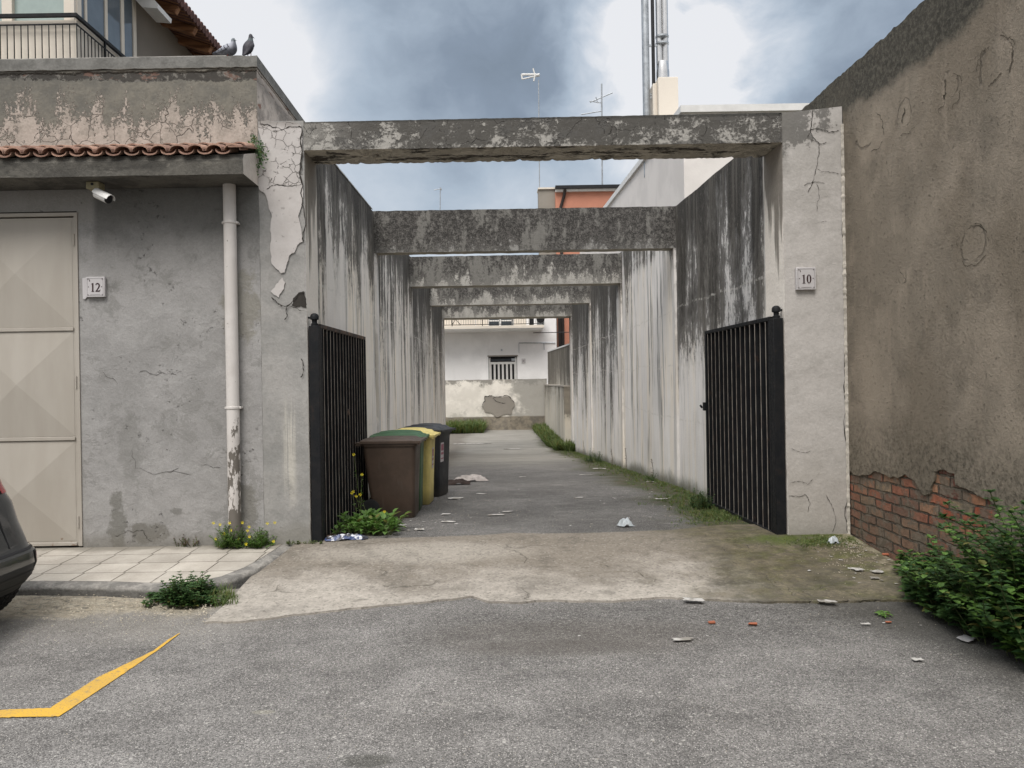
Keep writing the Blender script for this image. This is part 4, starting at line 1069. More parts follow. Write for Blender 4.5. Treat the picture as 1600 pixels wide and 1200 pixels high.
# ================================================================ DRAINPIPE, SIGNS, CAMERA
px0 = at(360, 400, YF - .06)
dp = thing('drainpipe', 'white plastic drainpipe with blackened peeling foot on the grey wall', 'drainpipe', (px0.x, YF - .05, .21))
MB().lathe([(.052, .215), (.052, 3.215)], (px0.x, YF - .058, 0), n=28).build('pipe', M_['pvc'], dp, smooth=True)
for py in (348, 637):
    z = at(360, py, YF - .06).z
    b = MB().lathe([(.0535, z - .010), (.058, z - .009), (.058, z + .009), (.0535, z + .010)], (px0.x, YF - .058, 0), n=28)
    for s in (-1, 1): b.box(px0.x + s * .056 - .010, px0.x + s * .056 + .012, YF - .068, YF - .004, z - .009, z + .009)
    b.build('bracket', M_['pvc'], dp, bevel=.002)

def serif_digit(ch, cx, cz, h, y):
    """flat faced serif numerals, 2 mm thick"""
    mb = MB(); w = h * .5
    def P(l): return [Vector((cx + a * h, y, cz + b * h)) for a, b in l]
    if ch == '1':
        mb.prism(P([(-.15, -.5), (.17, -.5), (.17, -.46), (.085, -.44), (.085, .5), (.05, .5), (-.17, .38), (-.155, .345), (-.075, .37), (-.065, .35), (-.065, -.44), (-.15, -.46)]), (0, .002, 0))
    elif ch == '0':
        n = 28; o_, i_ = [], []
        for k in range(n + 1):
            t = 2 * math.pi * k / n; o_.append((math.cos(t) * .265, math.sin(t) * .5)); i_.append((math.cos(t) * .105, math.sin(t) * .44))
        mb.grid([P(o_), P(i_)]); mb.grid([[p + Vector((0, .002, 0)) for p in P(o_)], P(o_)])
    else:
        mb.prism(P([(-.27, -.5), (.20, -.5), (.28, -.26), (.24, -.25), (.19, -.34), (.12, -.36), (-.09, -.36), (.08, -.16), (.19, .0), (.235, .14), (.23, .27), (.17, .40), (.06, .48), (-.06, .50), (-.17, .44), (-.25, .31), (-.255, .25), (-.21, .24), (-.16, .32), (-.09, .36), (-.01, .36), (.06, .31), (.085, .22), (.075, .10), (.02, -.03), (-.09, -.2), (-.27, -.44)]), (0, .002, 0))
    return mb
def plate(px, py, digits, label, w=.163, h=.186):
    c = at(px, py, YF); t = thing('house_number_plate', label, 'house number', (c.x, YF - .01, c.z), 0, 'ceramic house number plates'); y = YF - .034
    MB().box(c.x - w / 2, c.x + w / 2, y, YF - .003, c.z - h / 2, c.z + h / 2).build('plate', M_['plate'], t, bevel=.003)
    bd = MB(); a, b = w / 2 - .012, h / 2 - .012; e = .0022; yy = y - .0012
    bd.box(c.x - a, c.x + a, yy, y + .001, c.z + b - e, c.z + b); bd.box(c.x - a * .62, c.x + a * .62, yy, y + .001, c.z - b + .006, c.z - b + .009)
    bd.box(c.x - a, c.x - a + e, yy, y + .001, c.z - b, c.z + b - e - .001); bd.box(c.x + a - e, c.x + a, yy, y + .001, c.z - b, c.z + b - e - .001)
    bd.box(c.x - a + .004, c.x + a - .004, yy, y + .001, c.z - b, c.z - b + e * .6)
    bd.build('border', M_['greyink'], t)
    for sx in (-1, 1):
        for sz in (-1, 1): MB().lathe([(.0065, y - .0015 - y), (.0065, .001)], (c.x + sx * (a - .006), y - .001, c.z + sz * (b - .006)), 'y', 10).build('screw', M_['greyink'], t)
        MB().lathe([(.0038, -.0015), (.0038, .001)], (c.x + sx * (a - .012), y - .001, c.z + .0), 'y', 8).build('dot', M_['ink'], t)
    MB().prism([Vector((c.x - a + .014, y - .0012, c.z + b - .006)), Vector((c.x - a + .022, y - .0012, c.z + b - .010)), Vector((c.x - a + .026, y - .0012, c.z + b - .026)), Vector((c.x - a + .020, y - .0012, c.z + b - .028)), Vector((c.x - a + .018, y - .0012, c.z + b - .014))], (0, .002, 0)).build('emblem', M_['ink'], t)
    for k, d in enumerate(digits): serif_digit(d, c.x + (k - .5) * .046 + (.003 if k == 0 else 0), c.z - .004, .074, y - .0022).build('numeral', M_['ink'], t)
    return t
plate(1257, 436, '10', 'square white plate numbered 10 on the right gate pillar')
t12 = plate(152, 449, '12', 'square white plate numbered 12 beside the beige garage door', .158, .168)
c = at(152, 449, YF); MB().prism([Vector((c.x - .118, YF - .012, c.z + .078)), Vector((c.x - .080, YF - .012, c.z + .080)), Vector((c.x - .080, YF - .012, c.z - .080)), Vector((c.x - .100, YF - .012, c.z - .10)), Vector((c.x - .116, YF - .012, c.z - .092))], (0, .009, 0)).build('plaster_smear', M_['plate'], t12)
# security camera under the canopy
c = at(149, 283, 6.22); t = thing('security_camera', 'small white bullet security camera on a beige box under the canopy', 'camera', (c.x, c.y, 3.20))
MB().box(c.x - .052, c.x + .052, 6.17, 6.27, 3.150, 3.209).build('junction_box', M_['beige'], t, bevel=.006)
MB().lathe([(.011, -.004), (.011, .003)], (c.x, 6.168, 3.186), 'y', 12).build('grommet', M_['black'], t)
a = Vector((c.x + .028, 6.20, 3.150)); b = Vector((c.x + .045, 6.17, 3.105))
MB().lathe([(.022, 0), (.022, -.01)], (a.x, a.y, 3.152), n=14).tube([a, b + Vector((0, 0, .02)), b], .008).build('mount', M_['white'], t, smooth=True)
dv = Vector((.88, -.30, -.44)).normalized()
mt_ = Matrix.Translation(b - dv * .02) @ dv.to_track_quat('Z', 'Y').to_matrix().to_4x4() @ Matrix.Scale(1.3, 4)
MB().lathe([(.020, 0), (.029, .006), (.029, .10), (.027, .104)], n=22).rot(mt_).build('housing', M_['white'], t, smooth=True)
MB().lathe([(.0275, .1035), (.0275, .110), (.020, .1115)], n=22).rot(mt_).build('lens', M_['black'], t, smooth=True)
hd = MB(); rows = []
for k in range(9):
    th = math.pi * (k / 8) ; rows.append([(.034 * math.cos(th), .034 * math.sin(th), .0), (.034 * math.cos(th), .034 * math.sin(th), .125), (.031 * math.cos(th), .031 * math.sin(th), .125)])
hd.grid(rows).rot(mt_).build('sunshield', M_['white'], t, smooth=True)

# ================================================================ GATES
def gate(s, label, rusty):
    xh = XL + .052 if s < 0 else XR - .052          # hinge post centre
    Yp = YF + .055; zb = gz(0, Yp) + .004; zt = 2.06
    t = thing('gate', label, 'gate', (xh, Yp, zb), 0, 'open black iron gate leaves')
    pw = .042
    MB().box(xh - pw, xh + pw, Yp - pw, Yp + pw, zb, zt - .02).build('post', M_['iron'], t, bevel=.004)
    MB().lathe([(.030, 0), (.030, .02), (.022, .025), (.022, .05), (.036, .055), (.036, .085), (.026, .10), (.012, .107)], (xh + s * .0, Yp, zt - .02), n=16).tube([(xh, Yp, zt + .05), (xh + s * .055, Yp, zt + .05)], .009).build('hinge', M_['iron'], t, smooth=True)
    # leaf direction (swung open along the wall, slightly away from it)
    ex, ey = (XL + .115, 8.44) if s < 0 else (XR - .085, 8.42)
    x0, y0 = xh, Yp + pw + .006
    L = math.hypot(ex - x0, ey - y0); dx, dy = (ex - x0) / L, (ey - y0) / L; nx, ny = (dy, -dx) if s < 0 else (-dy, dx)   # nx: towards alley middle
    def seg(a0, a1, o0, o1, z0, z1):
        q = [(a, o) for o in (o0, o1) for a in (a0, a1)]
        return [(x0 + dx * a + nx * o, y0 + dy * a + ny * o, z) for z in (z0, z1) for a, o in q]
    zf = .185; zl = .12 if s < 0 else .165; Z0 = lambda a: zf + (zl - zf) * a / L; ZT = 2.025
    fm = MB()
    def seg2(a0, a1, o0, o1, z00, z01, z10, z11):
        pts = []
        for top in (0, 1):
            for o in (o0, o1):
                for a, zz in ((a0, (z00, z10)[top]), (a1, (z01, z11)[top])): pts.append((x0 + dx * a + nx * o, y0 + dy * a + ny * o, zz))
        return pts
    MB().hull(seg(0, L, 0, .042, ZT, ZT + .035)).build('top_rail', M_['rb'] if rusty else M_['iron'], t, bevel=.003)
    MB().hull(seg2(0, L, 0, .042, Z0(0), Z0(L), Z0(0) + .045, Z0(L) + .045)).build('bottom_rail', M_['rb'] if rusty else M_['iron'], t, bevel=.003)
    MB().hull(seg2(0, .042, 0, .042, Z0(0) + .046, Z0(0) + .046, ZT - .001, ZT - .001)).build('stile', M_['iron'], t, bevel=.003)
    MB().hull(seg2(L - .042, L, 0, .042, Z0(L) + .046, Z0(L) + .046, ZT - .001, ZT - .001)).build('stile', M_['iron'], t, bevel=.003)
    MB().hull(seg2(.043, L - .043, .002, .006, Z0(0) + .047, Z0(L) + .047, ZT - .002, ZT - .002)).build('back_sheet', M_['iron'], t)
    n = 15 if s < 0 else 14
    for k in range(n):
        a = .042 + (L - .084) * (k + .5) / n
        MB().hull(seg(a - .007, a + .007, .0, .036, Z0(a) + .046, ZT - .001)).build('bar', M_['iron'], t)
        MB().hull(seg(a - .0045, a + .0045, .0365, .0385, Z0(a) + .046, ZT - .001)).build('bar_highlight', GEDGE, t)  # pale strip painting the edge highlight on the bar's outer face
    if s < 0: MB().hull(seg(L * .50, L * .50 + .06, .040, .055, 1.24, 1.30)).build('lock_plate', M_['rb'], t, bevel=.004)
    else: MB().hull(seg(L - .05, L + .015, .043, .07, 1.19, 1.28)).tube([(x0 + dx * L + nx * .08, y0 + dy * L + ny * .08, 1.22), (x0 + dx * L + nx * .10, y0 + dy * L + ny * .10, 1.25)], .012).build('lock', M_['iron'], t, bevel=.003)
    return t
def f_edge(S):
    p = S.pos(); n = S.noise(p, 6, 4, .7)
    return dict(c=S.mix((.42, .38, .33), (.24, .20, .17), n.ss(.4, .6)), r=.6, s=.4)
GEDGE = material('bar_highlight_paint', f_edge)
gate(-1, 'left gate leaf with rusty top rail, open beside the brown bin', True)
gate(1, 'right gate leaf, all black, open against the streaked wall under plate 10', False)

# ================================================================ WHEELIE BINS
def wheelie_bin(xc, yc, rz, mt, lid_mt, label, lidstyle, sticker, h=.80, name='wheelie_bin'):
    """local frame: +X is the front (lid opening), -X the wheels and handle, towards the wall"""
    z0 = gz(0, yc) + .006
    t = thing(name, label, 'wheelie bin', (xc, yc, z0), rz, 'wheelie bins lined up on the left of the alley')
    W, Dp = .47, .55                         # width along y, depth along x (at the rim)
    def ring(z, d, w_, xo, rad=.05, n=5):
        pts = []
        for (cx, cy, a0) in ((d / 2 - rad, w_ / 2 - rad, 0), (-d / 2 + rad, w_ / 2 - rad, 90), (-d / 2 + rad, -w_ / 2 + rad, 180), (d / 2 - rad, -w_ / 2 + rad, 270)):
            for k in range(n):
                a = R(a0 + 90 * k / (n - 1)); pts.append((xo + cx + rad * math.cos(a), cy + rad * math.sin(a), z))
        return pts + [pts[0]]
    rows = [ring(0, .40, .36, .035, .04), ring(.012, .415, .375, .035, .045), ring(.30, .47, .41, .015), ring(h - .10, .53, .455, .0), ring(h - .05, .54, .46, .0), ring(h - .05, .57, .49, .0), ring(h - .005, .58, .50, .0), ring(h, .575, .495, .0), ring(h - .002, .52, .44, 0)]
    mb = MB().grid(rows); mb.f.append(list(range(len(rows[0]) - 1))[::-1]); a = len(mb.v); mb.f.append(list(range(a - len(rows[0]), a - 1)))
    mb.build('body', mt, t, smooth=True, loc=None if False else (0, 0, 0), fix=True)
    # lid
    L = MB(); rows = []
    nx_, ny_ = 22, 24
    for i in range(nx_ + 1):
        u = i / nx_; row = []
        for j in range(ny_ + 1):
            v = j / ny_ * 2 - 1
            x = -.285 + .60 * u; e = max(0, 1 - abs(v) ** 4)
            dome = {'dome': .048, 'flat': .012, 'step': .045}[lidstyle] * math.sin(math.pi * min(1, max(0, (u * .92 + .04)))) ** .6 * e ** .7
            if lidstyle == 'step' and .25 < u < .75 and abs(v) < .6: dome += .010
            if abs(abs(v) - .5) < .12 and .1 < u < .9: dome += .009
            if u > .9: dome -= .012
            if lidstyle == 'dome' and abs(v) < .25: dome -= .010
            row.append((x, v * .262, h + .008 + dome - (.02 if i == nx_ else 0) - (.02 if j in (0, ny_) else 0)))
        rows.append(row)
    L.grid(rows); L.build('lid', lid_mt, t, smooth=True, loc=(0, 0, 0))
    ed = MB().grid([[(p[0] * 1.0 + (0.012 if k == 0 else 0), p[1], p[2] - dz) for k, p in enumerate([rows[-1][0], rows[-1][-1]])] for dz in (.0, .03)])
    rim = MB().grid([[(x, y, h + .002) for (x, y) in loop] for loop in ([(.325, -.262), (.325, .262), (-.29, .262), (-.29, -.262), (.325, -.262)], [(.29, -.24), (.29, .24), (-.27, .24), (-.27, -.24), (.29, -.24)])])
    rim.grid([[(x, y, z) for (x, y) in ((.325, -.262), (.325, .262), (-.29, .262), (-.29, -.262), (.325, -.262))] for z in (h - .022, h + .002)])
    rim.build('lid_rim', lid_mt, t, loc=(0, 0, 0))
    # handle bar and hinges at the back
    MB().tube([(-.33, -.20, h - .03), (-.33, .20, h - .03)], .015, 10).box(-.335, -.27, -.21, -.17, h - .05, h - .01).box(-.335, -.27, .17, .21, h - .05, h - .01).build('handle', mt, t, smooth=False, loc=(0, 0, 0), bevel=.004)
    for s in (-1, 1):
        MB().lathe([(.05, -.018), (.088, -.02), (.10, -.014), (.10, .014), (.088, .02), (.05, .018)], (-.20, s * .205, .10), 'y', 24).build('wheel', M_['tyre'], t, smooth=True, loc=(0, 0, 0))
    MB().tube([(-.20, -.2, .10), (-.20, .2, .10)], .012, 8).build('axle', M_['black'], t, loc=(0, 0, 0))
    if sticker:
        z1, z2 = h - .16, h - .40; xf = lambda z: interp([(.0, .235), (.30, .25), (h - .10, .265)], z) + .003
        y0 = .02 if sticker != 'b' else -.10
        MB().hull([(xf(z2) - .001, y0 - .055, z2), (xf(z2) + .001, y0 - .055, z2), (xf(z2) - .001, y0 + .055, z2), (xf(z2) + .001, y0 + .055, z2), (xf(z1) - .001, y0 - .055, z1), (xf(z1) + .001, y0 - .055, z1), (xf(z1) - .001, y0 + .055, z1), (xf(z1) + .001, y0 + .055, z1)]).build('sticker', M_['stick'], t, loc=(0, 0, 0))
        pr = MB(); zz = [(z1 - .02, z1 - .10), (z1 - .12, z1 - .15), (z1 - .19, z1 - .205)]
        for (a, b) in zz: pr.hull([(xf(b) + .001, y0 - .042, b), (xf(b) + .003, y0 - .042, b), (xf(b) + .001, y0 + .042, b), (xf(b) + .003, y0 + .042, b), (xf(a) + .001, y0 - .042, a), (xf(a) + .003, y0 - .042, a), (xf(a) + .001, y0 + .042, a), (xf(a) + .003, y0 + .042, a)])
        pr.build('sticker_print', M_['stickr'], t, loc=(0, 0, 0))
    return t
wheelie_bin(-1.055, 7.94, R(-2), M_['brownp'], M_['brownp'], 'brown wheelie bin with flat lid nearest the left gate', 'flat', '', .785)
wheelie_bin(-1.055, 8.44, R(1), M_['greenp'], M_['greenp'], 'dark green domed-lid wheelie bin between brown and yellow bins', 'dome', '')
wheelie_bin(-.985, 8.98, R(-4), M_['yellowp'], M_['yellowp'], 'yellow wheelie bin between the green and the black one', 'step', 'y')
wheelie_bin(-.88, 9.78, R(-16), M_['blackp'], M_['blackp'], 'black wheelie bin turned slightly outward, farthest along the row', 'step', 'b', .83)

# ================================================================ PIGEONS
def pigeon(c, rz, mt, label, pose):
    t = thing('pigeon', label, 'pigeon', c, rz, 'pigeons on the garage parapet'); t.scale = (.9, .9, .9)
    mb = MB()
    def sect(cx, cz, a, b, tilt=0, n=14):
        out = []
        for k in range(n + 1):
            th = 2 * math.pi * k / n; out.append((cx - math.sin(tilt) * b * math.sin(th), a * math.cos(th), cz + math.cos(tilt) * b * math.sin(th)))
        return out
    if pose == 'low':   # plump bird, body along +x, head up
        secs = [sect(-.175, .082, .018, .006), sect(-.13, .085, .026, .010), sect(-.085, .088, .034, .024), sect(-.045, .092, .048, .044), sect(0, .094, .057, .058), sect(.04, .096, .055, .062, .25), sect(.066, .112, .044, .048, .7), sect(.066, .140, .030, .030, 1.2), sect(.062, .160, .022, .022, 1.4), sect(.062, .176, .022, .022, 1.3), sect(.066, .190, .017, .018, 1.3), sect(.068, .199, .006, .006, 1.3)]
        bk = Vector((.080, 0, .180))
    else:               # upright, seen from behind
        secs = [sect(-.085, .0, .014, .005, .9), sect(-.065, .022, .026, .012, 1.0), sect(-.045, .05, .044, .034, 1.05), sect(-.03, .085, .056, .048, 1.1), sect(-.012, .125, .054, .046, 1.2), sect(.002, .16, .036, .032, 1.35), sect(.008, .185, .023, .023, 1.4), sect(.010, .205, .020, .021, 1.4), sect(.012, .222, .019, .021, 1.3), sect(.014, .235, .012, .014, 1.3), sect(.014, .240, .004, .004, 1.3)]
        bk = Vector((.030, 0, .222))
    mb.grid(secs); n = 15; a = len(mb.v); mb.f.append(list(range(n - 1))); mb.f.append(list(range(a - n, a - 1)))
    mb.build('body', mt, t, smooth=True, loc=(0, 0, 0), sub=1)
    MB().tube([bk, bk + Vector((.014, 0, -.002)), bk + Vector((.028, 0, -.009))], [.006, .0045, .001], 8).build('beak', M_['galv'], t, smooth=True, loc=(0, 0, 0))
    for s in (-1, 1):
        x0 = .01 if pose == 'low' else -.01
        MB().tube([(x0, s * .02, .05), (x0, s * .02, .004)], .0035, 6).tube([(x0, s * .02, .004), (x0 + .03, s * .028, .003)], .003, 5).tube([(x0, s * .02, .004), (x0 + .03, s * .012, .003)], .003, 5).tube([(x0, s * .02, .004), (x0 - .014, s * .02, .003)], .003, 5).build('leg', plain('bird_leg', (.30, .08, .06), .7), t, loc=(0, 0, 0))
        wg = MB(); rows = []
        base = [(-.15, .086), (-.10, .098), (-.05, .118), (0, .135), (.035, .125)] if pose == 'low' else [(-.088, .01), (-.070, .055), (-.062, .10), (-.045, .14), (-.01, .155)]
        low = [(-.14, .074), (-.09, .066), (-.04, .066), (.01, .075), (.045, .098)] if pose == 'low' else [(-.075, .012), (-.04, .045), (-.02, .08), (.005, .11), (.01, .14)]
        wv = [.018, .040, .054, .057, .048] if pose == 'low' else [.016, .038, .056, .054, .036]
        wg.grid([[(x, s * w_ * .55, z) for (x, z), w_ in zip(base, wv)], [(a_ * .5 + c_ * .5, s * (w_ + .010), b_ * .5 + d_ * .5) for (a_, b_), (c_, d_), w_ in zip(base, low, wv)], [(x, s * (w_ + .004), z) for (x, z), w_ in zip(low, wv)]])
        wg.build('wing', mt, t, smooth=True, loc=(0, 0, 0), sub=1)
    return t
PGR = material('pigeon_grey', f_pigeon, col=(.15, .155, .18), bars=True); PDK = material('pigeon_dark', f_pigeon, col=(.045, .042, .052))
p1 = at(360, 86, YF + .08); pigeon((p1.x - .02, YF + .08, 4.305), R(-18), PGR, 'grey pigeon with black wing bars, hunched on the parapet', 'low')
p2 = at(391, 86, YF + .06); pigeon((p2.x, YF + .06, 4.303), R(62), PDK, 'dark pigeon standing upright at the corner of the parapet', 'up')
# ================================================================ CAR (dark SUV parked at the kerb, rear towards the alley)
def build_car():
    t = thing('parked_car', 'dark grey car parked along the kerb, rear corner in view', 'car', (-5.0, 4.22, .1))
    yc, hw = 4.19, .86; xf = -7.1
    lay = [(.27, -2.99, .73, .20), (.30, -2.90, .80, .26), (.38, -2.835, .845, .28), (.46, -2.815, .86, .28), (.53, -2.825, .86, .28), (.56, -2.865, .858, .28), (.60, -2.875, .856, .29), (.71, -2.915, .852, .30), (.84, -2.95, .845, .30), (.90, -2.985, .835, .30), (.96, -3.02, .825, .28), (1.08, -3.05, .80, .26), (1.14, -3.075, .785, .25)]
    def ring(z, xr, w_, rad, xfr=None):
        pts = []; xfr = xf if xfr is None else xfr
        for (cx, cy, a0) in ((xr - rad, yc + w_ - rad, 0), (xfr + rad, yc + w_ - rad, 90), (xfr + rad, yc - w_ + rad, 180), (xr - rad, yc - w_ + rad, 270)):
            for k in range(9):
                a = R(a0 + 90 * k / 8); pts.append((cx + rad * math.cos(a), cy + rad * math.sin(a), z))
        return pts + [pts[0]]
    fx = [-7.0, -7.08, -7.12, -7.12, -7.12, -7.10, -7.08, -7.02, -6.9, -6.7, -6.3, -5.95, -5.8]
    mb = MB(); rows = [ring(z, xr, w_, rd, f) for (z, xr, w_, rd), f in zip(lay, fx)]
    mb.grid(rows); n = len(rows[0]); mb.f.append(list(range(n - 1))[::-1]); a = len(mb.v); mb.f.append(list(range(a - n, a - 1)))
    # lower cladding is black plastic, upper painted
    body = mb.build('body', [M_['carpaint'], M_['carplastic']], t, smooth=True)
    for p in body.data.polygons:
        if p.center.z < .44: p.material_index = 1
    gh = [(1.142, -3.09, .765, .22, -5.6), (1.35, -3.24, .70, .2, -5.2), (1.52, -3.42, .62, .18, -4.9)]
    rows = [ring(z, xr, w_, rd, f) for (z, xr, w_, rd, f) in gh]; mb = MB().grid(rows); mb.build('window', M_['glass'], t, smooth=True)
    rows = [ring(z, xr, w_, rd, f) for (z, xr, w_, rd, f) in ((1.521, -3.36, .635, .18, -4.85), (1.56, -3.46, .60, .18, -4.7), (1.575, -3.7, .5, .18, -4.5))]; mb = MB().grid(rows); a = len(mb.v); n = len(rows[0]); mb.f.append(list(range(a - n, a - 1))); mb.build('roof', M_['carpaint'], t, smooth=True)
    cutters = []
    for X in (-3.25, -6.15):
        for s in (-1, 1):
            c = MB().lathe([(.375, -.26), (.375, .26)], (X, yc + s * (hw - .15), .43), 'y', 32)
            cutters.append(c)
    cm = MB()
    for c in cutters:
        b = len(cm.v); cm.v += c.v; cm.f += [[i + b for i in f] for f in c.f]
    co = cm.build('cut', M_['black']); 
    md = body.modifiers.new('arches', 'BOOLEAN'); md.operation = 'DIFFERENCE'; md.object = co; md.solver = 'EXACT'
    dg = bpy.context.evaluated_depsgraph_get(); me = bpy.data.meshes.new_from_object(body.evaluated_get(dg)); body.modifiers.clear(); body.data = me
    bpy.data.objects.remove(co)
    for X in (-3.25, -6.15):
        for s in (-1, 1):
            y = yc + s * (hw - .27)
            wh = MB().lathe([(.20, -.09), (.30, -.10), (.335, -.085), (.345, -.06), (.345, .06), (.335, .085), (.30, .10), (.20, .09)], (X, y, .1 + .345), 'y', 40).build('wheel', M_['tyre'], t, smooth=True)
            tr = MB()
            for k in range(60):
                a0 = 2 * math.pi * k / 60
                for (o, q) in ((-.045, .0), (0, .05), (.045, .0)):
                    a1 = a0 + q; m = Matrix.Translation((X, y + o, .445)) @ Matrix.Rotation(a1, 4, 'Y'); st = len(tr.v)
                    tr.box(-.010, .010, -.018, .018, .337, .3475); tr.rot(m, st)
            tr.build('tread', M_['tyre'], wh)
            MB().lathe([(.03, -.07), (.19, -.085), (.205, -.095), (.205, .095), (.19, .085), (.03, .07)], (X, y, .445), 'y', 24).build('rim', M_['galv'], wh, smooth=True)
    # rear details follow the layered surface
    def surf(z, ang, off=.004):
        for (a, b) in zip(lay, lay[1:]):
            if a[0] <= z <= b[0]:
                k = (z - a[0]) / (b[0] - a[0]); xr = a[1] + (b[1] - a[1]) * k; w_ = a[2] + (b[2] - a[2]) * k; rd = a[3] + (b[3] - a[3]) * k
                return (xr - rd + (rd + off) * math.cos(R(ang)), yc + w_ - rd + (rd + off) * math.sin(R(ang)), z)
    def surfY(z, y, off=.004):
        p = surf(z, 0, off); return (p[0], y, z)
    mir = lambda p: (p[0], 2 * yc - p[1], p[2])
    for s in (0, 1):
        f = (lambda p: p) if s == 0 else mir
        g = [[f(surf(z, a, .006)) for a in range(10, 86, 12)] for z in (.90, .95, 1.0, 1.06, 1.13)]
        MB().grid(g).build('tail_light', M_['redlens'], t, smooth=True)
        g = [[f(surf(z, a, .005)) for a in (22, 32, 42, 52, 60)] for z in (.435, .455, .50, .515)]
        MB().grid(g).build('reflector', M_['reflector'], t, smooth=True)
        g = [[f(surf(z, a, .003)) for a in (18, 28, 42, 56, 64)] for z in (.42, .455, .50, .529)]
        MB().grid(g).build('reflector_surround', M_['carplastic'], t, smooth=True)
    # tailgate seams and bumper step
    y0, y1 = 3.56, 4.82
    sm = MB().grid([[surfY(z, 4.66 - (z - .56) * .05, .003) for z in (.58, .7, .83, .96, 1.1)], [surfY(z, 4.67 - (z - .56) * .05, .003) for z in (.58, .7, .83, .96, 1.1)]])
    sm.grid([[surfY(z, 3.72 + (z - .56) * .05, .003) for z in (.58, .7, .83, .96, 1.1)], [surfY(z, 3.71 + (z - .56) * .05, .003) for z in (.58, .7, .83, .96, 1.1)]])
    sm.build('tailgate_seam', M_['black'], t)
    bs = MB()
    for z, e in ((.545, .004), (.40, .003), (.335, .003)):
        P1 = [surf(z, a, e) for a in range(0, 96, 8)]; P2 = [surf(z + .012, a, e) for a in range(0, 96, 8)]
        P1 = [mir(p) for p in P1][::-1] + P1; P2 = [mir(p) for p in P2][::-1] + P2; bs.grid([P1, P2])
    bs.build('bumper_seam', M_['black'], t)
    MB().hull([(-2.935, 3.93, .66), (-2.925, 3.93, .66), (-2.935, 4.45, .66), (-2.925, 4.45, .66), (-2.965, 3.93, .80), (-2.945, 3.93, .80), (-2.965, 4.45, .80), (-2.945, 4.45, .80)]).build('plate_recess', M_['carplastic'], t, bevel=.006)
    t.location.x -= .085
    for o in t.children:
        if o.name.startswith('wheel') and o.data.vertices[0].co.x > -5: o.data.transform(Matrix.Translation((.015, 0, 0))); [k.data.transform(Matrix.Translation((.015, 0, 0))) for k in o.children]
    return t
build_car()

# ================================================================ FAR BUILDINGS
# white house behind the yard wall
HY = 38.; hs = thing('white_house', 'white two storey house with balcony seen through the end of the alley', 'house', (-2, HY, -.6))
def hx(px, py=560, D=HY): return at(px, py, D).x
def hz(py, px=780, D=HY): return at(px, py, D).z
dx0, dx1 = hx(763), hx(808); dzt = hz(557)
MB().box(-12, dx0, HY, HY + 7, -1, 7.3).box(dx1, hx(870), HY, HY + 7, -1, 7.3).box(dx0, dx1, HY, HY + 7, dzt, 7.3).build('wall', M_['house'], hs)
dd = MB().box(dx0, dx1, HY + .25, HY + .3, -1, dzt).build('door', M_['black'], hs)
fm = MB().box(dx0 + .02, dx0 + .10, HY + .1, HY + .2, -1, dzt - .05).box(dx1 - .10, dx1 - .02, HY + .1, HY + .2, -1, dzt - .05).box(dx0 + .1, dx1 - .1, HY + .1, HY + .2, hz(569), hz(565.5))
n = 6; w6 = (dx1 - dx0 - .2)
for k in range(n + 1):
    xx = dx0 + .10 + w6 * k / n; ww = w6 / n * .24
    fm.box(xx - (ww if k else 0), xx + (ww if k < n else 0), HY + .11, HY + .19, -1, hz(569) - .001)
fm.build('door_frame', M_['white'], dd); MB().box(dx0 + .1, dx1 - .1, HY + .19, HY + .21, hz(563.8), dzt - .12).build('transom', M_['glass'], dd)
MB().box(dx1 - .28, dx1 - .10, HY + .12, HY + .16, hz(564), dzt - .1).build('transom_vent', M_['galv'], dd)
MB().box(dx0 - .04, dx1 + .04, HY - .03, HY + .05, dzt, dzt + .06).build('lintel_trim', M_['grey_r'], hs)
pl = MB().box(hx(815), hx(821), HY - .03, HY + 0, hz(568), hz(561)).build('number_plate', M_['plate'], hs)
MB().box(hx(816.3), hx(819.5), HY - .034, HY - .031, hz(565.5), hz(563.8)).build('numeral', M_['greyink'], pl)
MB().lathe([(.05, 0), (.05, -.08)], (hx(784), HY, hz(547)), 'y', 10).build('lamp_socket', M_['galv'], hs)
pz = hz(537); MB().tube([(hx(811), HY - .04, pz + .02), (hx(868), HY - .04, pz)], .022, 6).tube([(hx(850), HY - .04, pz), (hx(850.5), HY - .04, hz(548))], .018, 6).tube([(hx(811), HY - .04, pz), (hx(811), HY - .04, hz(552))], .012, 6).build('pipe', M_['galv'], hs)
# balcony
BY = 36.7; bz0, bz1 = at(760, 516.5, BY).z, at(760, 509, BY).z; bx1 = at(850, 512, BY).x
bl = MB().box(-10, bx1, BY, HY - .002, bz0 + .1, bz1).build('balcony', M_['cream'], hs)
MB().hull([(-10, BY + .1, bz0 + .02), (bx1 - .1, BY + .1, bz0 + .02), (-10, HY - .002, bz0 + .0), (bx1 - .1, HY - .002, bz0 + .0), (-10, BY, bz0 + .1), (bx1, BY, bz0 + .1), (-10, HY - .002, bz0 + .1), (bx1, HY - .002, bz0 + .1)]).build('soffit', M_['house'], bl)
rl = MB(); 
for k in range(95): x = bx1 - .05 - k * .115; rl.box(x - .006, x + .006, BY + .03, BY + .045, bz1 + .06, bz1 + .98)
rl.box(-10, bx1 - .03, BY + .02, BY + .05, bz1 + .98, bz1 + 1.02).box(-10, bx1 - .03, BY + .02, BY + .05, bz1 + .05, bz1 + .08)
for k in range(8): rl.box(bx1 - .06 - k * 1.45, bx1 - .02 - k * 1.45, BY + .015, BY + .055, bz1 - .08, bz1 + 1.0)
rl.build('railing', M_['iron'], bl)
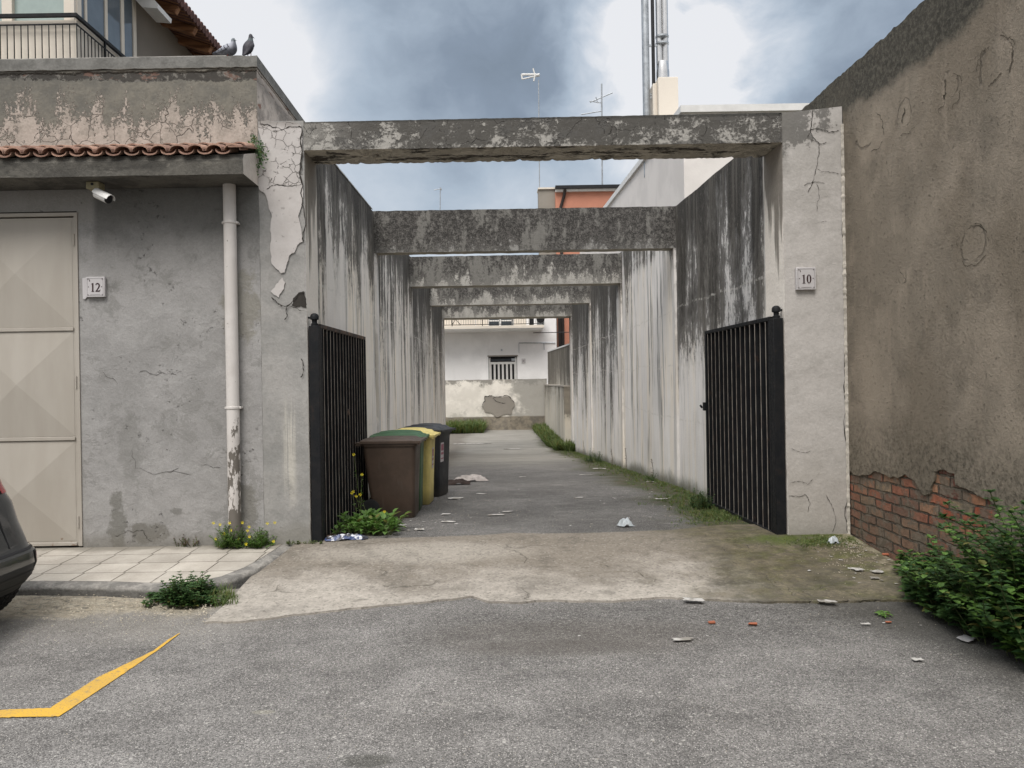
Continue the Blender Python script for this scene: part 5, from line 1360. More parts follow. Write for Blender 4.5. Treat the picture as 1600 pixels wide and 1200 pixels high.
MB().tube([at(706, 508, BY + .02), at(712, 499, BY + .02), at(720, 508, BY + .02)], .02, 6).tube([at(706, 508, BY + .02), at(720, 508, BY + .02)], .015, 6).build('clothes_rack', M_['iron'], bl)
MB().box(at(692, 500, HY).x, at(742, 500, HY).x, HY - .05, HY - .001, bz1 + .0, bz1 + 1.5).build('awning_panel', M_['cream'], hs)
for (a, b, m) in ((744, 763, 'cream'), (803, 822, 'cream')): MB().box(hx(a, 500), hx(b, 500), HY - .06, HY - .001, bz1 + .02, bz1 + 2.0).build('shutter', M_[m], hs, bevel=.01)
for (a, b) in ((764, 781), (783, 801)):
    w_ = MB().box(hx(a, 500), hx(b, 500), HY - .03, HY - .001, bz1 + .02, bz1 + 2.1).build('window', M_['glass'], hs)
    MB().box(hx(b, 500) - .04, hx(b, 500) + .04, HY - .06, HY - .031, bz1 + .02, bz1 + 2.1).box(hx(a, 500), hx(b, 500), HY - .06, HY - .031, bz1 + .3, bz1 + .36).build('window_frame', M_['white'], w_)
ac = MB().box(hx(838, 500), hx(849, 500), HY - .75, HY - .35, bz1 + .05, bz1 + .6).build('air_conditioner', M_['galv'], bl, bevel=.02)
MB().lathe([(.2, 0), (.2, -.02), (.05, -.03)], (hx(843, 500), HY - .755, bz1 + .33), 'y', 16).build('fan_grille', M_['black'], ac)
MB().box(hx(826, 500), hx(833, 500), HY - .7, HY - .4, bz1 + .03, bz1 + .45).build('planter', M_['black'], bl, bevel=.05)
rf = MB().box(-12.3, hx(870) + .15, HY - .4, HY + 7.3, 7.3, 7.5).build('roof', M_['grey_r'], hs)
# orange block
OY = 45.; ob = thing('orange_building', 'tall orange apartment block with dark gutter beyond the beams', 'building', (6, OY, -.6))
oz = at(900, 297, OY).z; ox0 = at(842, 310, OY).x; ox1 = at(868, 310, OY).x
MB().box(ox0, ox1, OY + .3, OY + 1.1, -1, at(850, 294, OY).z).build('side_wall', M_['grey_r'], ob)
MB().box(ox1, 16, OY, OY + 9, -1, oz).build('wall', M_['orange'], ob)
MB().box(ox0 - .03, ox1, OY + .2, OY + 1.2, at(850, 294, OY).z, at(850, 291.5, OY).z).build('parapet_cap', M_['cream'], ob)
MB().box(ox1 - .02, 16.2, OY - .35, OY + 9, oz + .02, at(900, 291.5, OY).z).build('gutter', M_['black'], ob)
MB().box(ox1 - .01, 16.1, OY - .2, OY, oz - .12, oz + .019).build('soffit', M_['white'], ob)
d1 = at(878.5, 310, OY)
MB().tube([(d1.x + .15, OY - .3, oz), (d1.x + .1, OY - .15, oz - .35), (d1.x - .1, OY - .1, oz - 1.0), (d1.x - .1, OY - .1, -1)], .09, 8).build('downpipe', M_['cover'], ob, smooth=True)
MB().box(ox1 + .02, ox1 + .28, OY - .06, OY - .002, -1, 8.).build('downpipe', M_['cover'], ob)
cb = at(850, 518, OY - .3); MB().tube([(cb.x - 1, OY - 7.3, cb.z - .5), (cb.x + 1.5, OY - 7.35, cb.z - .5)], .02, 5).build('cable', M_['black'], ob)
# pale building right
P0 = at(1067, 166, 18.); P1 = at(946, 323, 28.3); dxx = (P1.x - P0.x) / (P1.y - P0.y); zT = P0.z
pb = thing('pale_building', 'tall plain cream building with slanting white edge right of the beams', 'building', (P0.x + 2, 18, -.6))
xe = P0.x + dxx * 17.
MB().hull([(P0.x, 18, -1), (P0.x + 9, 18, -1), (xe, 35, -1), (xe + 9, 35, -1), (P0.x, 18, zT - .16), (P0.x + 9, 18, zT - .16), (xe, 35, zT - .16), (xe + 9, 35, zT - .16)]).build('wall', M_['pale'], pb)
e = .07; MB().hull([(P0.x - e, 18 - e, zT - .16), (P0.x + 9, 18 - e, zT - .16), (xe - e, 35, zT - .16), (xe + 9, 35, zT - .16), (P0.x - e, 18 - e, zT), (P0.x + 9, 18 - e, zT), (xe - e, 35, zT), (xe + 9, 35, zT)]).build('roof_edge', M_['white'], pb)
# chimney on that roof
CY = 21.6; x0, x1 = at(1029, 150, CY).x, at(1060, 150, CY).x; zc = at(1045, 120, CY).z
ch = thing('chimney', 'beige chimney block carrying tall shiny steel flue pipes', 'chimney', ((x0 + x1) / 2, CY, zT))
MB().box(x0 - .0, x1, CY, CY + 1.0, zT, zc).box(x0 - .11, x0 - .0, CY + .2, CY + .9, zT, zc - .1).build('chimney_block', M_['cream'], ch, bevel=.015)
xa, xb_ = at(1030, 60, CY).x, at(1050, 60, CY).x; r = (xb_ - xa) / 4
for k in range(2):
    xx = xa + r + k * 2 * r
    MB().lathe([(r * .98, zc), (r * .98, 16)], (xx, CY + .45, 0), n=20).build('flue_pipe', M_['steel'], ch, smooth=True)
MB().lathe([(r * 2.1, zc), (r * 2.1, zc + .3), (r * 1.7, zc + .6)], ((xa + xb_) / 2, CY + .45, 0), n=20).build('flue_collar', M_['steel'], ch, smooth=True)
zz = at(1040, 55, CY).z
for dz in (-.08, .12): MB().lathe([(r * 2.0, zz + dz), (r * 2.12, zz + dz), (r * 2.12, zz + dz + .05), (r * 2.0, zz + dz + .05)], ((xa + xb_) / 2, CY + .45, 0), n=20).build('clamp', M_['galv'], ch)
po = thing('mast', 'grey metal pole with dark cable beside the steel flues', 'pole', (at(1010, 150, CY).x, CY + .4, zT))
xpz = at(1009, 100, CY + .4).x; MB().lathe([(.105, zT - .6), (.105, 16)], (xpz, CY + .4, 0), n=16).build('pole', M_['galv'], po, smooth=True)
xq = at(1020.5, 80, CY + .4).x; MB().tube([(xq + .06, CY + .4, at(1020, 160, CY).z), (xq, CY + .4, at(1020, 150, CY).z), (xq, CY + .4, 16)], .05, 8).build('conduit', M_['black'], po)
for zz in (at(1000, 62, CY).z, at(1000, 140, CY).z, at(1000, 145, CY).z): MB().box(xpz + .08, xa + .05, CY + .38, CY + .43, zz - .03, zz + .03).build('bracket', M_['galv'], po)
# antennas
def antenna(label, parts, base): 
    t = thing('antenna', label, 'antenna', base, 0, 'rooftop television antennas'); 
    for nm, m in parts: m.build(nm, M_['galv'] if nm != 'reflector' else M_['white'], t)
D_ = OY + .5
A = lambda px, py: at(px, py, D_)
antenna('white fan shaped television antenna on a tall thin mast', [('mast', MB().tube([A(843, 292), A(841.5, 125)], .035, 6)), ('reflector', MB().tube([A(841, 117), A(815, 117)], .05, 6).tube([A(815, 116), A(838, 116)], .045, 5).tube([A(816, 124), A(838, 119)], .045, 5).tube([A(815, 116), A(816, 124)], .05, 5).tube([A(836, 118), A(833, 107)], .045, 5).tube([A(836, 118), A(834, 127)], .045, 5).tube([A(838, 118), A(843, 117)], .09, 6))], A(843, 292))
antenna('dark television antenna with crossed arms over the orange roof', [('mast', MB().tube([A(941, 292), A(940, 131)], .05, 6)), ('arm', MB().tube([A(922, 160), A(957, 145)], .035, 5).tube([A(921, 158), A(940, 161)], .03, 5).tube([A(908, 179), A(941, 173.5)], .035, 5).tube([A(931, 152), A(934, 161)], .03, 5))], A(941, 292))
antenna('faint far thin antenna mast in the open sky gap', [('mast', MB().tube([A(687.5, 345), A(688, 293)], .03, 6)), ('arm', MB().tube([A(678, 297), A(690, 295)], .025, 5).tube([A(688, 293), A(690, 297)], .04, 5))], A(687, 345))
# upper flat building at top left
DY = 10.; q = at(122, 22, DY); XA = q.x; ZR = q.z
ap = thing('apartment_building', 'cream upper flat with glazed veranda, railed balcony and wooden eaves', 'building', (XA - 2, 11, 0))
YE = at(0, 0, 1).x; vy1 = XA * F / xp(219, 50)[0]
MB().box(XA - 5, XA - 1.6, DY + .3, 24, -.5, 7.9).box(XA - 1.6, XA - .30, vy1, 24, -.5, 7.86).build('wall', M_['taupe'], ap)
MB().box(XA - 5, XA - .0, DY + .06, vy1, 3.6, ZR - .70 + .0).build('balcony_slab', M_['cream'], ap)
MB().box(XA - 5, XA - .05, DY + .05, DY + .12, ZR - .70, ZR - .05).box(XA - .12, XA - .05, DY + .12, vy1, ZR - .7, ZR - .05).build('balcony_wall', M_['cream'], ap)
rb = MB().box(XA - 5, XA + .0, DY - .04, DY + .0, ZR - .045, ZR + .0).box(XA - .04, XA + .0, DY + .0, vy1 + .1, ZR - .045, ZR).box(XA - 5, XA, DY - .025, DY - .01, ZR - .145, ZR - .13).box(XA - .025, XA - .01, DY, vy1, ZR - .145, ZR - .13)
for k in range(40): rb.box(XA - .012 - k * .0905 - .005, XA - .012 - k * .0905 + .005, DY - .022, DY - .012, ZR - .7, ZR - .13)
for k in range(1, 22): rb.box(XA - .022, XA - .012, DY + k * .0905 - .005, DY + k * .0905 + .005, ZR - .7, ZR - .13)
for k in (8,): rb.box(XA - .03, XA - .005, DY + k * .0905 - .012, DY + k * .0905 + .012, ZR - .75, ZR)
rb.build('railing', M_['iron'], ap)
# veranda glazing above the parapet
xv = XA - .08; v = MB().box(XA - 5, xv - .03, DY + .16, DY + .18, ZR - .05, 8.0).build('glazing', plain('pale_glass', (.33, .40, .38), .12, s=.6, var=.08), ap)
v2 = MB().box(xv - .03, xv - .01, DY + .18, vy1, ZR - .6, 8.0).build('glazing', plain('side_glass', (.10, .125, .15), .08, s=.7, var=.3, scale=1.5), ap)
vf = MB()
def col(px, w=.09):
    y = XA * F / xp(px, 40)[0]; vf.box(xv - .045, xv + .005, y - w / 2, y + w / 2, ZR - .55, 8.0)
for px, w_ in ((127, .06), (144, .05), (175, .07), (200, .09), (218.5, .10)): col(px, w_)
vf.box(xv - .05, xv + .01, DY + .12, vy1, ZR - .64, ZR - .02)
vf.box(xv - .16, xv + .02, DY + .10, DY + .20, ZR - .05, 8.0).box(at(-5, 10, DY).x, at(11, 10, DY).x, DY + .10, DY + .2, ZR - .7, 8.0)
vf.build('window_frame', M_['cream'], ap)
cpx = at(236, 8, vy1 - .1); MB().prism([at(205, -25, vy1 - .1), at(236, -6, vy1 - .1), at(247, 6, vy1 - .1), at(246, 13, vy1 - .1), at(222, 11, vy1 - .1), at(212, 0, vy1 - .1)], (0, .5, 0)).build('veranda_cap', M_['white'], ap)
# eaves
XE = -5.0 - .0; ZE = CZ + 603 / 489 * 5.0
sl_ = .32
MB().hull([(XE - 3, 9.6, ZE + .02 + 3 * sl_), (XE, 9.6, ZE + .02), (XE - 3, 15.5, ZE + .02 + 3 * sl_), (XE, 15.5, ZE + .02), (XE - 3, 9.6, ZE + .06 + 3 * sl_), (XE, 9.6, ZE + .06), (XE - 3, 15.5, ZE + .06 + 3 * sl_), (XE, 15.5, ZE + .06)]).build('eaves_board', M_['wood'], ap)
for k in range(8):
    y = 10.25 + k * .74; o = MB().hull([(XE - 2, y, ZE - .12 + 2 * sl_), (XE - .08, y, ZE - .10), (XE - 2, y + .12, ZE - .12 + 2 * sl_), (XE - .08, y + .12, ZE - .10), (XE - 2, y, ZE + .02 + 2 * sl_), (XE - .02, y, ZE + .018), (XE - 2, y + .12, ZE + .02 + 2 * sl_), (XE - .02, y + .12, ZE + .018)]); o.build('rafter', M_['wood'], ap, bevel=.012)
tl = MB()
for k in range(44):
    y = 9.65 + k * .135; m = MB().lathe([(.068, 0), (.06, 3.0)], (0, 0, 0), 'x', 10); m.v = [(a, b, c_) for a, b, c_ in m.v]; mm = Matrix.Translation((XE + .05, y, ZE + .065)) @ Matrix.Rotation(math.atan(sl_), 4, 'Y') @ Matrix.Rotation(math.pi, 4, 'Z'); m.rot(mm); b0 = len(tl.v); tl.v += m.v; tl.f += [[i + b0 for i in f] for f in m.f]
tl.build('roof_tiles', plain('dark_tile', (.16, .085, .075), .9, var=.4, scale=9), ap)
# ================================================================ PLANTS
class Leaves:
    def __init__(s, seed=1): s.v = []; s.f = []; s.r = random.Random(seed)
    def leaf(s, p, d, up, L, W, fold=.25, droop=.2):
        d = d.normalized(); a = d.cross(up)
        a = a.normalized() if a.length > 1e-4 else Vector((1, 0, 0)); n = a.cross(d).normalized(); b = len(s.v)
        P = lambda t, w_, h: p + d * (L * t) + a * (W * w_) + n * (L * h)
        s.v += [P(0, 0, 0), P(.3, .5, fold * .35), P(.68, .38, fold * .2 - droop * .25), P(1, 0, -droop), P(.68, -.38, fold * .2 - droop * .25), P(.3, -.5, fold * .35), P(.35, 0, 0), P(.7, 0, -droop * .35)]
        s.f += [[b, b + 1, b + 6], [b + 1, b + 2, b + 7, b + 6], [b + 2, b + 3, b + 7], [b, b + 6, b + 5], [b + 6, b + 7, b + 4, b + 5], [b + 7, b + 3, b + 4]]
    def build(s, name, mt, parent):
        me = bpy.data.meshes.new(name); me.from_pydata([tuple(v) for v in s.v], [], s.f); me.materials.append(mt)
        o = bpy.data.objects.new(name, me); COL.objects.link(o); o.parent = parent
        if parent: o.matrix_parent_inverse = parent.matrix_basis.inverted()
        return o
def stems(t, bases, hfn, leafL, every, mt, seed, lean=(0, 0, 0), spread=.35, W=.55, stem_r=.003, droop=.25, nl=2, mk_stems=True):
    lv = Leaves(seed); r = lv.r; st = MB()
    for (x, y, z) in bases:
        h = hfn(x, y) * r.uniform(.65, 1.1); p = Vector((x, y, z)); d = Vector((r.gauss(0, spread), r.gauss(0, spread), 1)) + Vector(lean); d.normalize()
        pts = [p.copy()]; k = 0; n = max(2, int(h / every))
        ang = r.uniform(0, 6.28)
        for i in range(n):
            d = (d + Vector((r.gauss(0, .12), r.gauss(0, .12), -.02))).normalized(); p = p + d * every; pts.append(p.copy()); ang += 1.6
            sz = leafL * (1.15 - .65 * (i / n)) * r.uniform(.7, 1.2)
            for q in range(nl):
                a = ang + q * 2 * math.pi / nl + r.uniform(-.3, .3); ld = Vector((math.cos(a), math.sin(a), .35 + .3 * r.random()))
                lv.leaf(p, ld, Vector((0, 0, 1)), sz, sz * W, .25, droop)
        for q in range(4):
            a = r.uniform(0, 6.28); lv.leaf(p, Vector((math.cos(a), math.sin(a), 1.0)), Vector((0, 0, 1)), leafL * .5, leafL * .28)
        st.tube(pts[::2] if len(pts) > 4 else pts, stem_r, 3, caps=False)
    lv.build('leaves', mt, t)
    if mk_stems: st.build('stems', M_['stem'], t, fix=False)
def fern(t, pts, L, seed, mt):
    pass
rb_ = random.Random(21)
# big nettle-like bush against the brown wall
bt = thing('bush', 'big leafy green bush growing against the brown brick wall', 'bush', (2.8, 4.4, .1))
bases = []
while len(bases) < 270:
    x = rb_.uniform(2.18, 2.94); y = rb_.uniform(3.3, 5.45)
    lim = interp([(3.3, 2.66), (3.7, 2.58), (4.1, 2.62), (4.5, 2.58), (4.85, 2.60), (5.1, 2.74), (5.45, 2.86)], y)
    if x > lim: bases.append((x, y, gz(x, y)))
def hb(x, y): return max(.12, interp([(3.3, .98), (3.9, .90), (4.3, .70), (4.6, .46), (5.0, .30), (5.45, .15)], y) * min(1, .34 + (x - 2.45) * 1.7))
stems(bt, bases[:80], lambda x, y: hb(x, y) * 1.12, .066, .044, M_['leaf2'], 14, (-.12, 0, 0), .30, .70, .004, .25, 2, False)
stems(bt, bases[80:], hb, .074, .040, M_['leaf'], 4, (-.10, 0, 0), .24, .80, .003, .32, 3)
# kerb weeds
g0 = gnd(285, 950); kt = thing('weed_clump', 'dense dark green weeds filling the bend of the kerb', 'weeds', g0)
bases = []
for i in range(120):
    px = rb_.triangular(222, 352, 285); py = 942 + rb_.uniform(-9, 10) - max(0, px - 300) * .15; g = gnd(px, py); bases.append((g.x, g.y, gz(g.x, g.y)))
stems(kt, bases, lambda x, y: .17 * math.exp(-((x + 2.08) / .13) ** 2) + .035, .040, .020, M_['leaf'], 9, (0, 0, 0), .3, .72, .002, .3, 3)
def blades(t, pts, L, wd, mt, seed, n_each=6, name='leaves'):
    r = random.Random(seed); mb = MB()
    for (x, y, z) in pts:
        for q in range(n_each):
            a = r.uniform(0, 6.28); tl = r.uniform(.15, .9); l = L * r.uniform(.5, 1.2); d = Vector((math.cos(a) * tl, math.sin(a) * tl, 1)).normalized(); s = Vector((-math.sin(a), math.cos(a), 0)) * wd
            p = Vector((x + r.gauss(0, .012), y + r.gauss(0, .012), z)); m = p + d * l * .55; e = p + d * l * .9 + Vector((math.cos(a), math.sin(a), -.5)) * l * .25 * tl
            b = len(mb.v); mb.v += [tuple(p - s), tuple(p + s), tuple(m + s * .8), tuple(m - s * .8), tuple(e)]; mb.f += [[b, b + 1, b + 2, b + 3], [b + 3, b + 2, b + 4]]
    return mb.build(name, mt, t, fix=False)
g0 = gnd(330, 935); kg = thing('grass_tuft', 'tuft of bladed grass right of the kerb bend weeds', 'grass', g0)
blades(kg, [tuple(gnd(rb_.uniform(298, 372), rb_.uniform(925, 948) - 0)) for i in range(60)], .10, .003, M_['grass'], 3, 5)
# flowering weeds at the foot of the wall
def flowers(t, pts, r_=.011):
    for p in pts:
        m = MB()
        for k in range(5):
            a = 1.2566 * k + p[0] * 50; m.face([p, (p[0] + r_ * math.cos(a - .4), p[1] + r_ * .3 * math.sin(a * 2), p[2] + r_ * math.sin(a - .4)), (p[0] + r_ * 1.3 * math.cos(a), p[1] - r_ * .3, p[2] + r_ * 1.3 * math.sin(a)), (p[0] + r_ * math.cos(a + .4), p[1], p[2] + r_ * math.sin(a + .4))])
        m.build('flower', M_['petal'], t, fix=False)
def wall_weed(px0, px1, py, h, label, seed, n=46, fl=5):
    a, b = gnd(px0, py), gnd(px1, py); r = random.Random(seed); c = ((a.x + b.x) / 2, 6.33, kz(6.33)); t = thing('flowering_weed', label, 'weeds', c, 0, 'yellow flowered weeds by the drainpipe')
    bs = [(r.gauss(c[0], (b.x - a.x) * .22), r.uniform(6.26, 6.41), c[2]) for i in range(n)]
    stems(t, bs, lambda x, y: h * math.exp(-((x - c[0]) / (b.x - a.x) / .55) ** 2), .030, .014, M_['leaf2'], seed, (0, -.1, 0), .38, .36, .002, .2, 3)
    flowers(t, [(r.uniform(a.x - .06, b.x + .06), 6.24 + r.random() * .1, c[2] + r.uniform(.25, 1.25) * h) for i in range(fl)])
wall_weed(326, 372, 868, .21, 'taller yellow flowered weed left of the drainpipe foot', 31, 60, 8)
wall_weed(382, 418, 862, .17, 'smaller yellow flowered weed right of the drainpipe foot', 32, 40, 7)
t = thing('dry_weed', 'small reddish dry weed against the foot of the grey wall', 'weeds', (at(296, 850, 6.38).x, 6.38, .21))
stems(t, [(at(296, 850, 6.38).x + rb_.gauss(0, .06), 6.39, .212) for i in range(14)], lambda x, y: .10, .02, .02, plain('dry_leaf', (.10, .045, .03), .9), 5, (0, 0, 0), .6, .4)
t = thing('weed_clump', 'low weeds at the foot of the left pillar', 'weeds', (at(465, 856, 6.4).x, 6.40, .21))
stems(t, [(at(rb_.uniform(450, 505), 856, 6.40).x, 6.38 + rb_.random() * .03, .215) for i in range(26)], lambda x, y: .045, .02, .012, M_['grass'], 6, (0, 0, 0), .5, .4)
# broad leaved plant by the left gate with tall flower stalks
g0 = gnd(583, 836); t = thing('leafy_plant', 'broad leaved plant with tall yellow flower stalks before the brown bin', 'plant', g0)
lv = Leaves(77); st = MB(); fl = []
for i in range(95):
    px = rb_.gauss(580, 20); py = rb_.uniform(826, 837); g = gnd(px, py)
    for k in range(7):
        a = rb_.uniform(0, 6.28); l = rb_.uniform(.07, .19); e = Vector((math.cos(a), math.sin(a) * .8, rb_.uniform(.5, 1.9))); m = g + e.normalized() * l * rb_.uniform(.3, 1.0)
        lv.leaf(m, e + Vector((0, 0, -.4)), Vector((0, 0, 1)), rb_.uniform(.05, .085), rb_.uniform(.035, .055), .2, .35); st.tube([g, m], .002, 3, False)
for (bx, by, tx, ty) in ((566, 820, 566, 741), (568, 820, 553, 710), (562, 826, 550, 770), (566, 818, 557, 775), (575, 820, 563, 772), (600, 815, 601, 799)):
    g = gnd(bx, 828); e = at(tx, ty, g.y - .06); m = (g + e) / 2 + Vector((rb_.uniform(-.03, .03), -.02, 0)); st.tube([g, m, e], .0022, 4, False); fl.append(tuple(e + Vector((0, -.01, 0))))
    for k in range(9): u = rb_.random(); p = g.lerp(m, u * 2) if u < .5 else m.lerp(e, u * 2 - 1); a = rb_.uniform(0, 6.28); lv.leaf(p, Vector((math.cos(a), math.sin(a), .6)), Vector((0, 0, 1)), .03, .010)
fl += [tuple(at(603, 803, 7.1)), tuple(at(552, 768, 7.0)), tuple(at(563, 773, 7.2))]
lv.build('leaves', M_['leaf2'], t); st.build('stems', M_['stem'], t, fix=False); flowers(t, fl, .012)
# fern in the crack above the canopy end
c = at(404, 235, 6.38); t = thing('wall_fern', 'small fern rooted in the crack above the canopy end', 'fern', (XG + .01, 6.40, c.z))
lv = Leaves(5)
for (px, py, n, sx, sy) in ((396, 218, 30, 4, 4), (404, 233, 70, 5, 7), (410, 246, 50, 5, 8), (404, 260, 16, 2, 5)):
    for i in range(n):
        p = at(rb_.gauss(px, sx), rb_.gauss(py, sy), rb_.uniform(6.33, 6.42)); a = rb_.uniform(0, 6.28); lv.leaf(p, Vector((math.cos(a), -.4, math.sin(a) - .3)), Vector((0, -1, .3)), rb_.uniform(.012, .03), rb_.uniform(.008, .016))
lv.build('fronds', M_['leaf'], t)
# foot of right wall: weeds, clumps
def clump_at(px0, px1, pyb, h, n, label, seed, L=.028, mt='leaf', cat='weeds', name='weed_clump', depth=.12, group=None, xr=None):
    g = gnd((px0 + px1) / 2, pyb); r = random.Random(seed); t = thing(name, label, cat, g, 0, group); a, b = gnd(px0, pyb), gnd(px1, pyb)
    bs = []
    for i in range(n):
        u = r.random(); x = a.x + (b.x - a.x) * u; y = a.y + r.uniform(-depth, depth) + (b.y - a.y) * u
        if xr: x = min(x, xr - .03)
        bs.append((x, y, gz(x, y)))
    cx = (a.x + b.x) / 2; w_ = abs(b.x - a.x) / 2 + .03
    stems(t, bs, lambda x, y: h * max(.25, math.cos(min(1.4, abs(x - cx) / w_ * 1.3))), L, L * .6, M_[mt], seed, (0, 0, 0), .35, .5)
    return t
clump_at(1084, 1110, 795, .24, 34, 'bushy dark weed at the left end of the right gate', 41, .036, xr=XR)
clump_at(914, 940, 722, .30, 26, 'green weed clump on the mossy verge halfway down the right wall', 42, .045, xr=XR, depth=.3)
clump_at(1010, 1026, 752, .16, 14, 'thin sparse weed at the right wall nearer the gate', 43, .03, xr=XR)
def stalk(px, pyb, pyt, label, seed):
    g = gnd(px, pyb); g.x = min(g.x, XR - .03); e = at(px - 1, pyt, g.y); t = thing('dry_stalk', label, 'weeds', g, 0, 'thin dead stalks along the right wall'); r = random.Random(seed); m = (g + e) / 2 + Vector((.02, 0, 0))
    MB().tube([g, m, e], .004, 4, False).build('stems', plain('dry_stalk', (.16, .12, .09), .9), t, fix=False); lv = Leaves(seed)
    for k in range(16):
        p = g.lerp(e, r.uniform(.2, 1)); a = r.uniform(0, 6.28); lv.leaf(p, Vector((math.cos(a), math.sin(a), .4)), Vector((0, 0, 1)), .03, .014)
    lv.build('leaves', plain('dry_leaf', (.10, .045, .03), .9), t)
stalk(1019, 752, 717, 'dead stalk standing nearest the right gate', 1); stalk(978, 738, 700, 'dead stalk in the middle of the right wall', 2); stalk(956, 732, 702, 'dead stalk beside the middle one', 3); stalk(912, 712, 688, 'dead stalk farthest down the right wall', 4)
# moss/grass verge along right wall (stuff) and yard grass
vp = []
for i in range(1500):
    y = rb_.uniform(7.3, 24) if i > 360 else rb_.uniform(7.2, 9.2); x = XR - abs(rb_.gauss(0, .20 if y > 9 else .24)) - .02; vp.append((x, y, gz(x, y)))
o = blades(None, vp, .045, .003, M_['grass'], 8, 7, 'verge_grass'); tag(o, 'low moss and grass along the foot of the right alley wall', 'grass', kind='stuff')
vp = []
for i in range(300):
    g = gnd(rb_.gauss(1110, 22), rb_.gauss(811, 6)); 
    if g.x < XR - .05: vp.append((g.x, g.y, gz(g.x, g.y)))
for i in range(260):
    g = gnd(rb_.gauss(1290, 28), rb_.gauss(850, 5)); vp.append((min(g.x, 2.9), min(g.y, 6.38), gz(g.x, g.y) + .012))
o = blades(None, vp, .022, .0022, M_['grass'], 12, 5, 'moss_patch'); tag(o, 'bright short moss beside the right gate and pillar foot', 'moss', kind='stuff')
t = thing('grass_clump', 'thick green grass at the foot of the yard wall left', 'grass', gnd(725, 676))
vp = [(rb_.uniform(-2.0, -.45), rb_.uniform(32.2, 33.9), -.62) for i in range(420)]; blades(t, vp, .62, .018, M_['grass'], 14, 6)
t = thing('grass_clump', 'long green grass growing against the stepped boundary wall', 'grass', (2.1, 28, -.66))
vp = []
for i in range(700):
    y = rb_.uniform(23.2, 33.6); wd = interp([(23.2, .12), (26, .45), (33.6, .55)], y); x = 2.24 - rb_.random() ** 1.5 * wd - (-.18 if y < 24.4 else 0); vp.append((x, y, gz(x, y)))
blades(t, vp, .42, .015, M_['grass'], 15, 6)

# ================================================================ LITTER
def scrap(px, py, w_, d_, label, mt='paper', name='paper_scrap', cat='litter', h=.012, seed=0, group='paper scraps lying on the ground', rz=None, base=None, crumple=1.):
    g = gnd(px, py); r = random.Random(seed * 17 + 3)
    if base is not None: g.z = base
    g.z += .022 if (4.6 < g.y < 6.9 and base is None) else .012
    n = 7 if h <= .03 else 13; rows = []; off = r.random() * 50
    for i in range(n):
        row = []
        for j in range(n):
            u, v = i / (n - 1) - .5, j / (n - 1) - .5; k = 1 + .45 * mnoise.noise(Vector((math.atan2(v, u) * 1.2 + off, 0, 0)))
            if h > .03:
                q_ = max(0, 1 - 3.6 * (u * u + v * v)) ** .5; z_ = h * q_ * (.75 + .55 * mnoise.noise(Vector((u * 6 + off, v * 6, 0))) + .35 * mnoise.noise(Vector((u * 14 + off, v * 14, 0))))
            else: z_ = h * .45 * max(0, .35 + mnoise.noise(Vector((u * 3 + off, v * 3, 0))) * 1.2)
            row.append((u * w_ * k, v * d_ * k, z_))
        rows.append(row)
    mb = MB().grid(rows); o = mb.build(name, M_[mt], None, fix=False, smooth=False); o.location = g; o.rotation_euler = (0, 0, r.uniform(0, 3.1) if rz is None else rz)
    md = o.modifiers.new('thick', 'SOLIDIFY'); md.thickness = .0015
    tag(o, label, cat, group); return o
S_ = [(1083, 942, .15, .07, 'pale flat scrap lying at the broken edge of the driveway'), (1293, 945, .13, .06, 'off-white scrap on asphalt below the mossy corner'), (1066, 1002, .13, .05, 'long curled grey scrap on the dark asphalt'), (1339, 894, .09, .08, 'left white scrap among the mossy litter by the bush'),
      (1371, 898, .10, .06, 'right white scrap among the mossy litter by the bush'), (1367, 908, .07, .05, 'small scrap just below the two mossy corner scraps'), (1433, 1034, .06, .03, 'small pale scrap near the bottom right bush edge'), (1352, 978, .06, .02, 'thin scrap left of the bush tip'),
      (712, 780, .20, .14, 'stained pale cardboard at the foot of the black bin'), (697, 805, .11, .05, 'small white scrap before the black bin'), (700, 817, .16, .04, 'flattened pale scrap right of the brown bin'), (625, 822, .14, .10, 'crumpled white scrap beside the leafy plant'), (655, 829, .10, .06, 'crumpled scrap on the driveway edge right of the plant'),
      (775, 806, .20, .05, 'dark edged flat scrap in the middle of the alley'), (793, 801, .12, .04, 'thin scrap beside the dark edged one'), (937, 733, .28, .12, 'white scrap on the verge halfway down the alley'), (916, 743, .24, .05, 'thin scrap left of the verge in the alley'), (1034, 781, .16, .06, 'thin white scrap near the mossy verge and right gate'),
      (816, 746, .12, .05, 'tiny white scrap far along the alley centre'), (904, 779, .12, .04, 'tiny scrap in the alley centre right'), (752, 773, .16, .05, 'narrow scrap between black bin and alley centre'), (1016, 754, .14, .05, 'tiny scrap on the verge before the thin weed')]
for i, (px, py, a, b, lb) in enumerate(S_): scrap(px, py, a * .82, b * .95, lb, seed=i, h=.009, rz=0.1 * (i % 5) - .2)
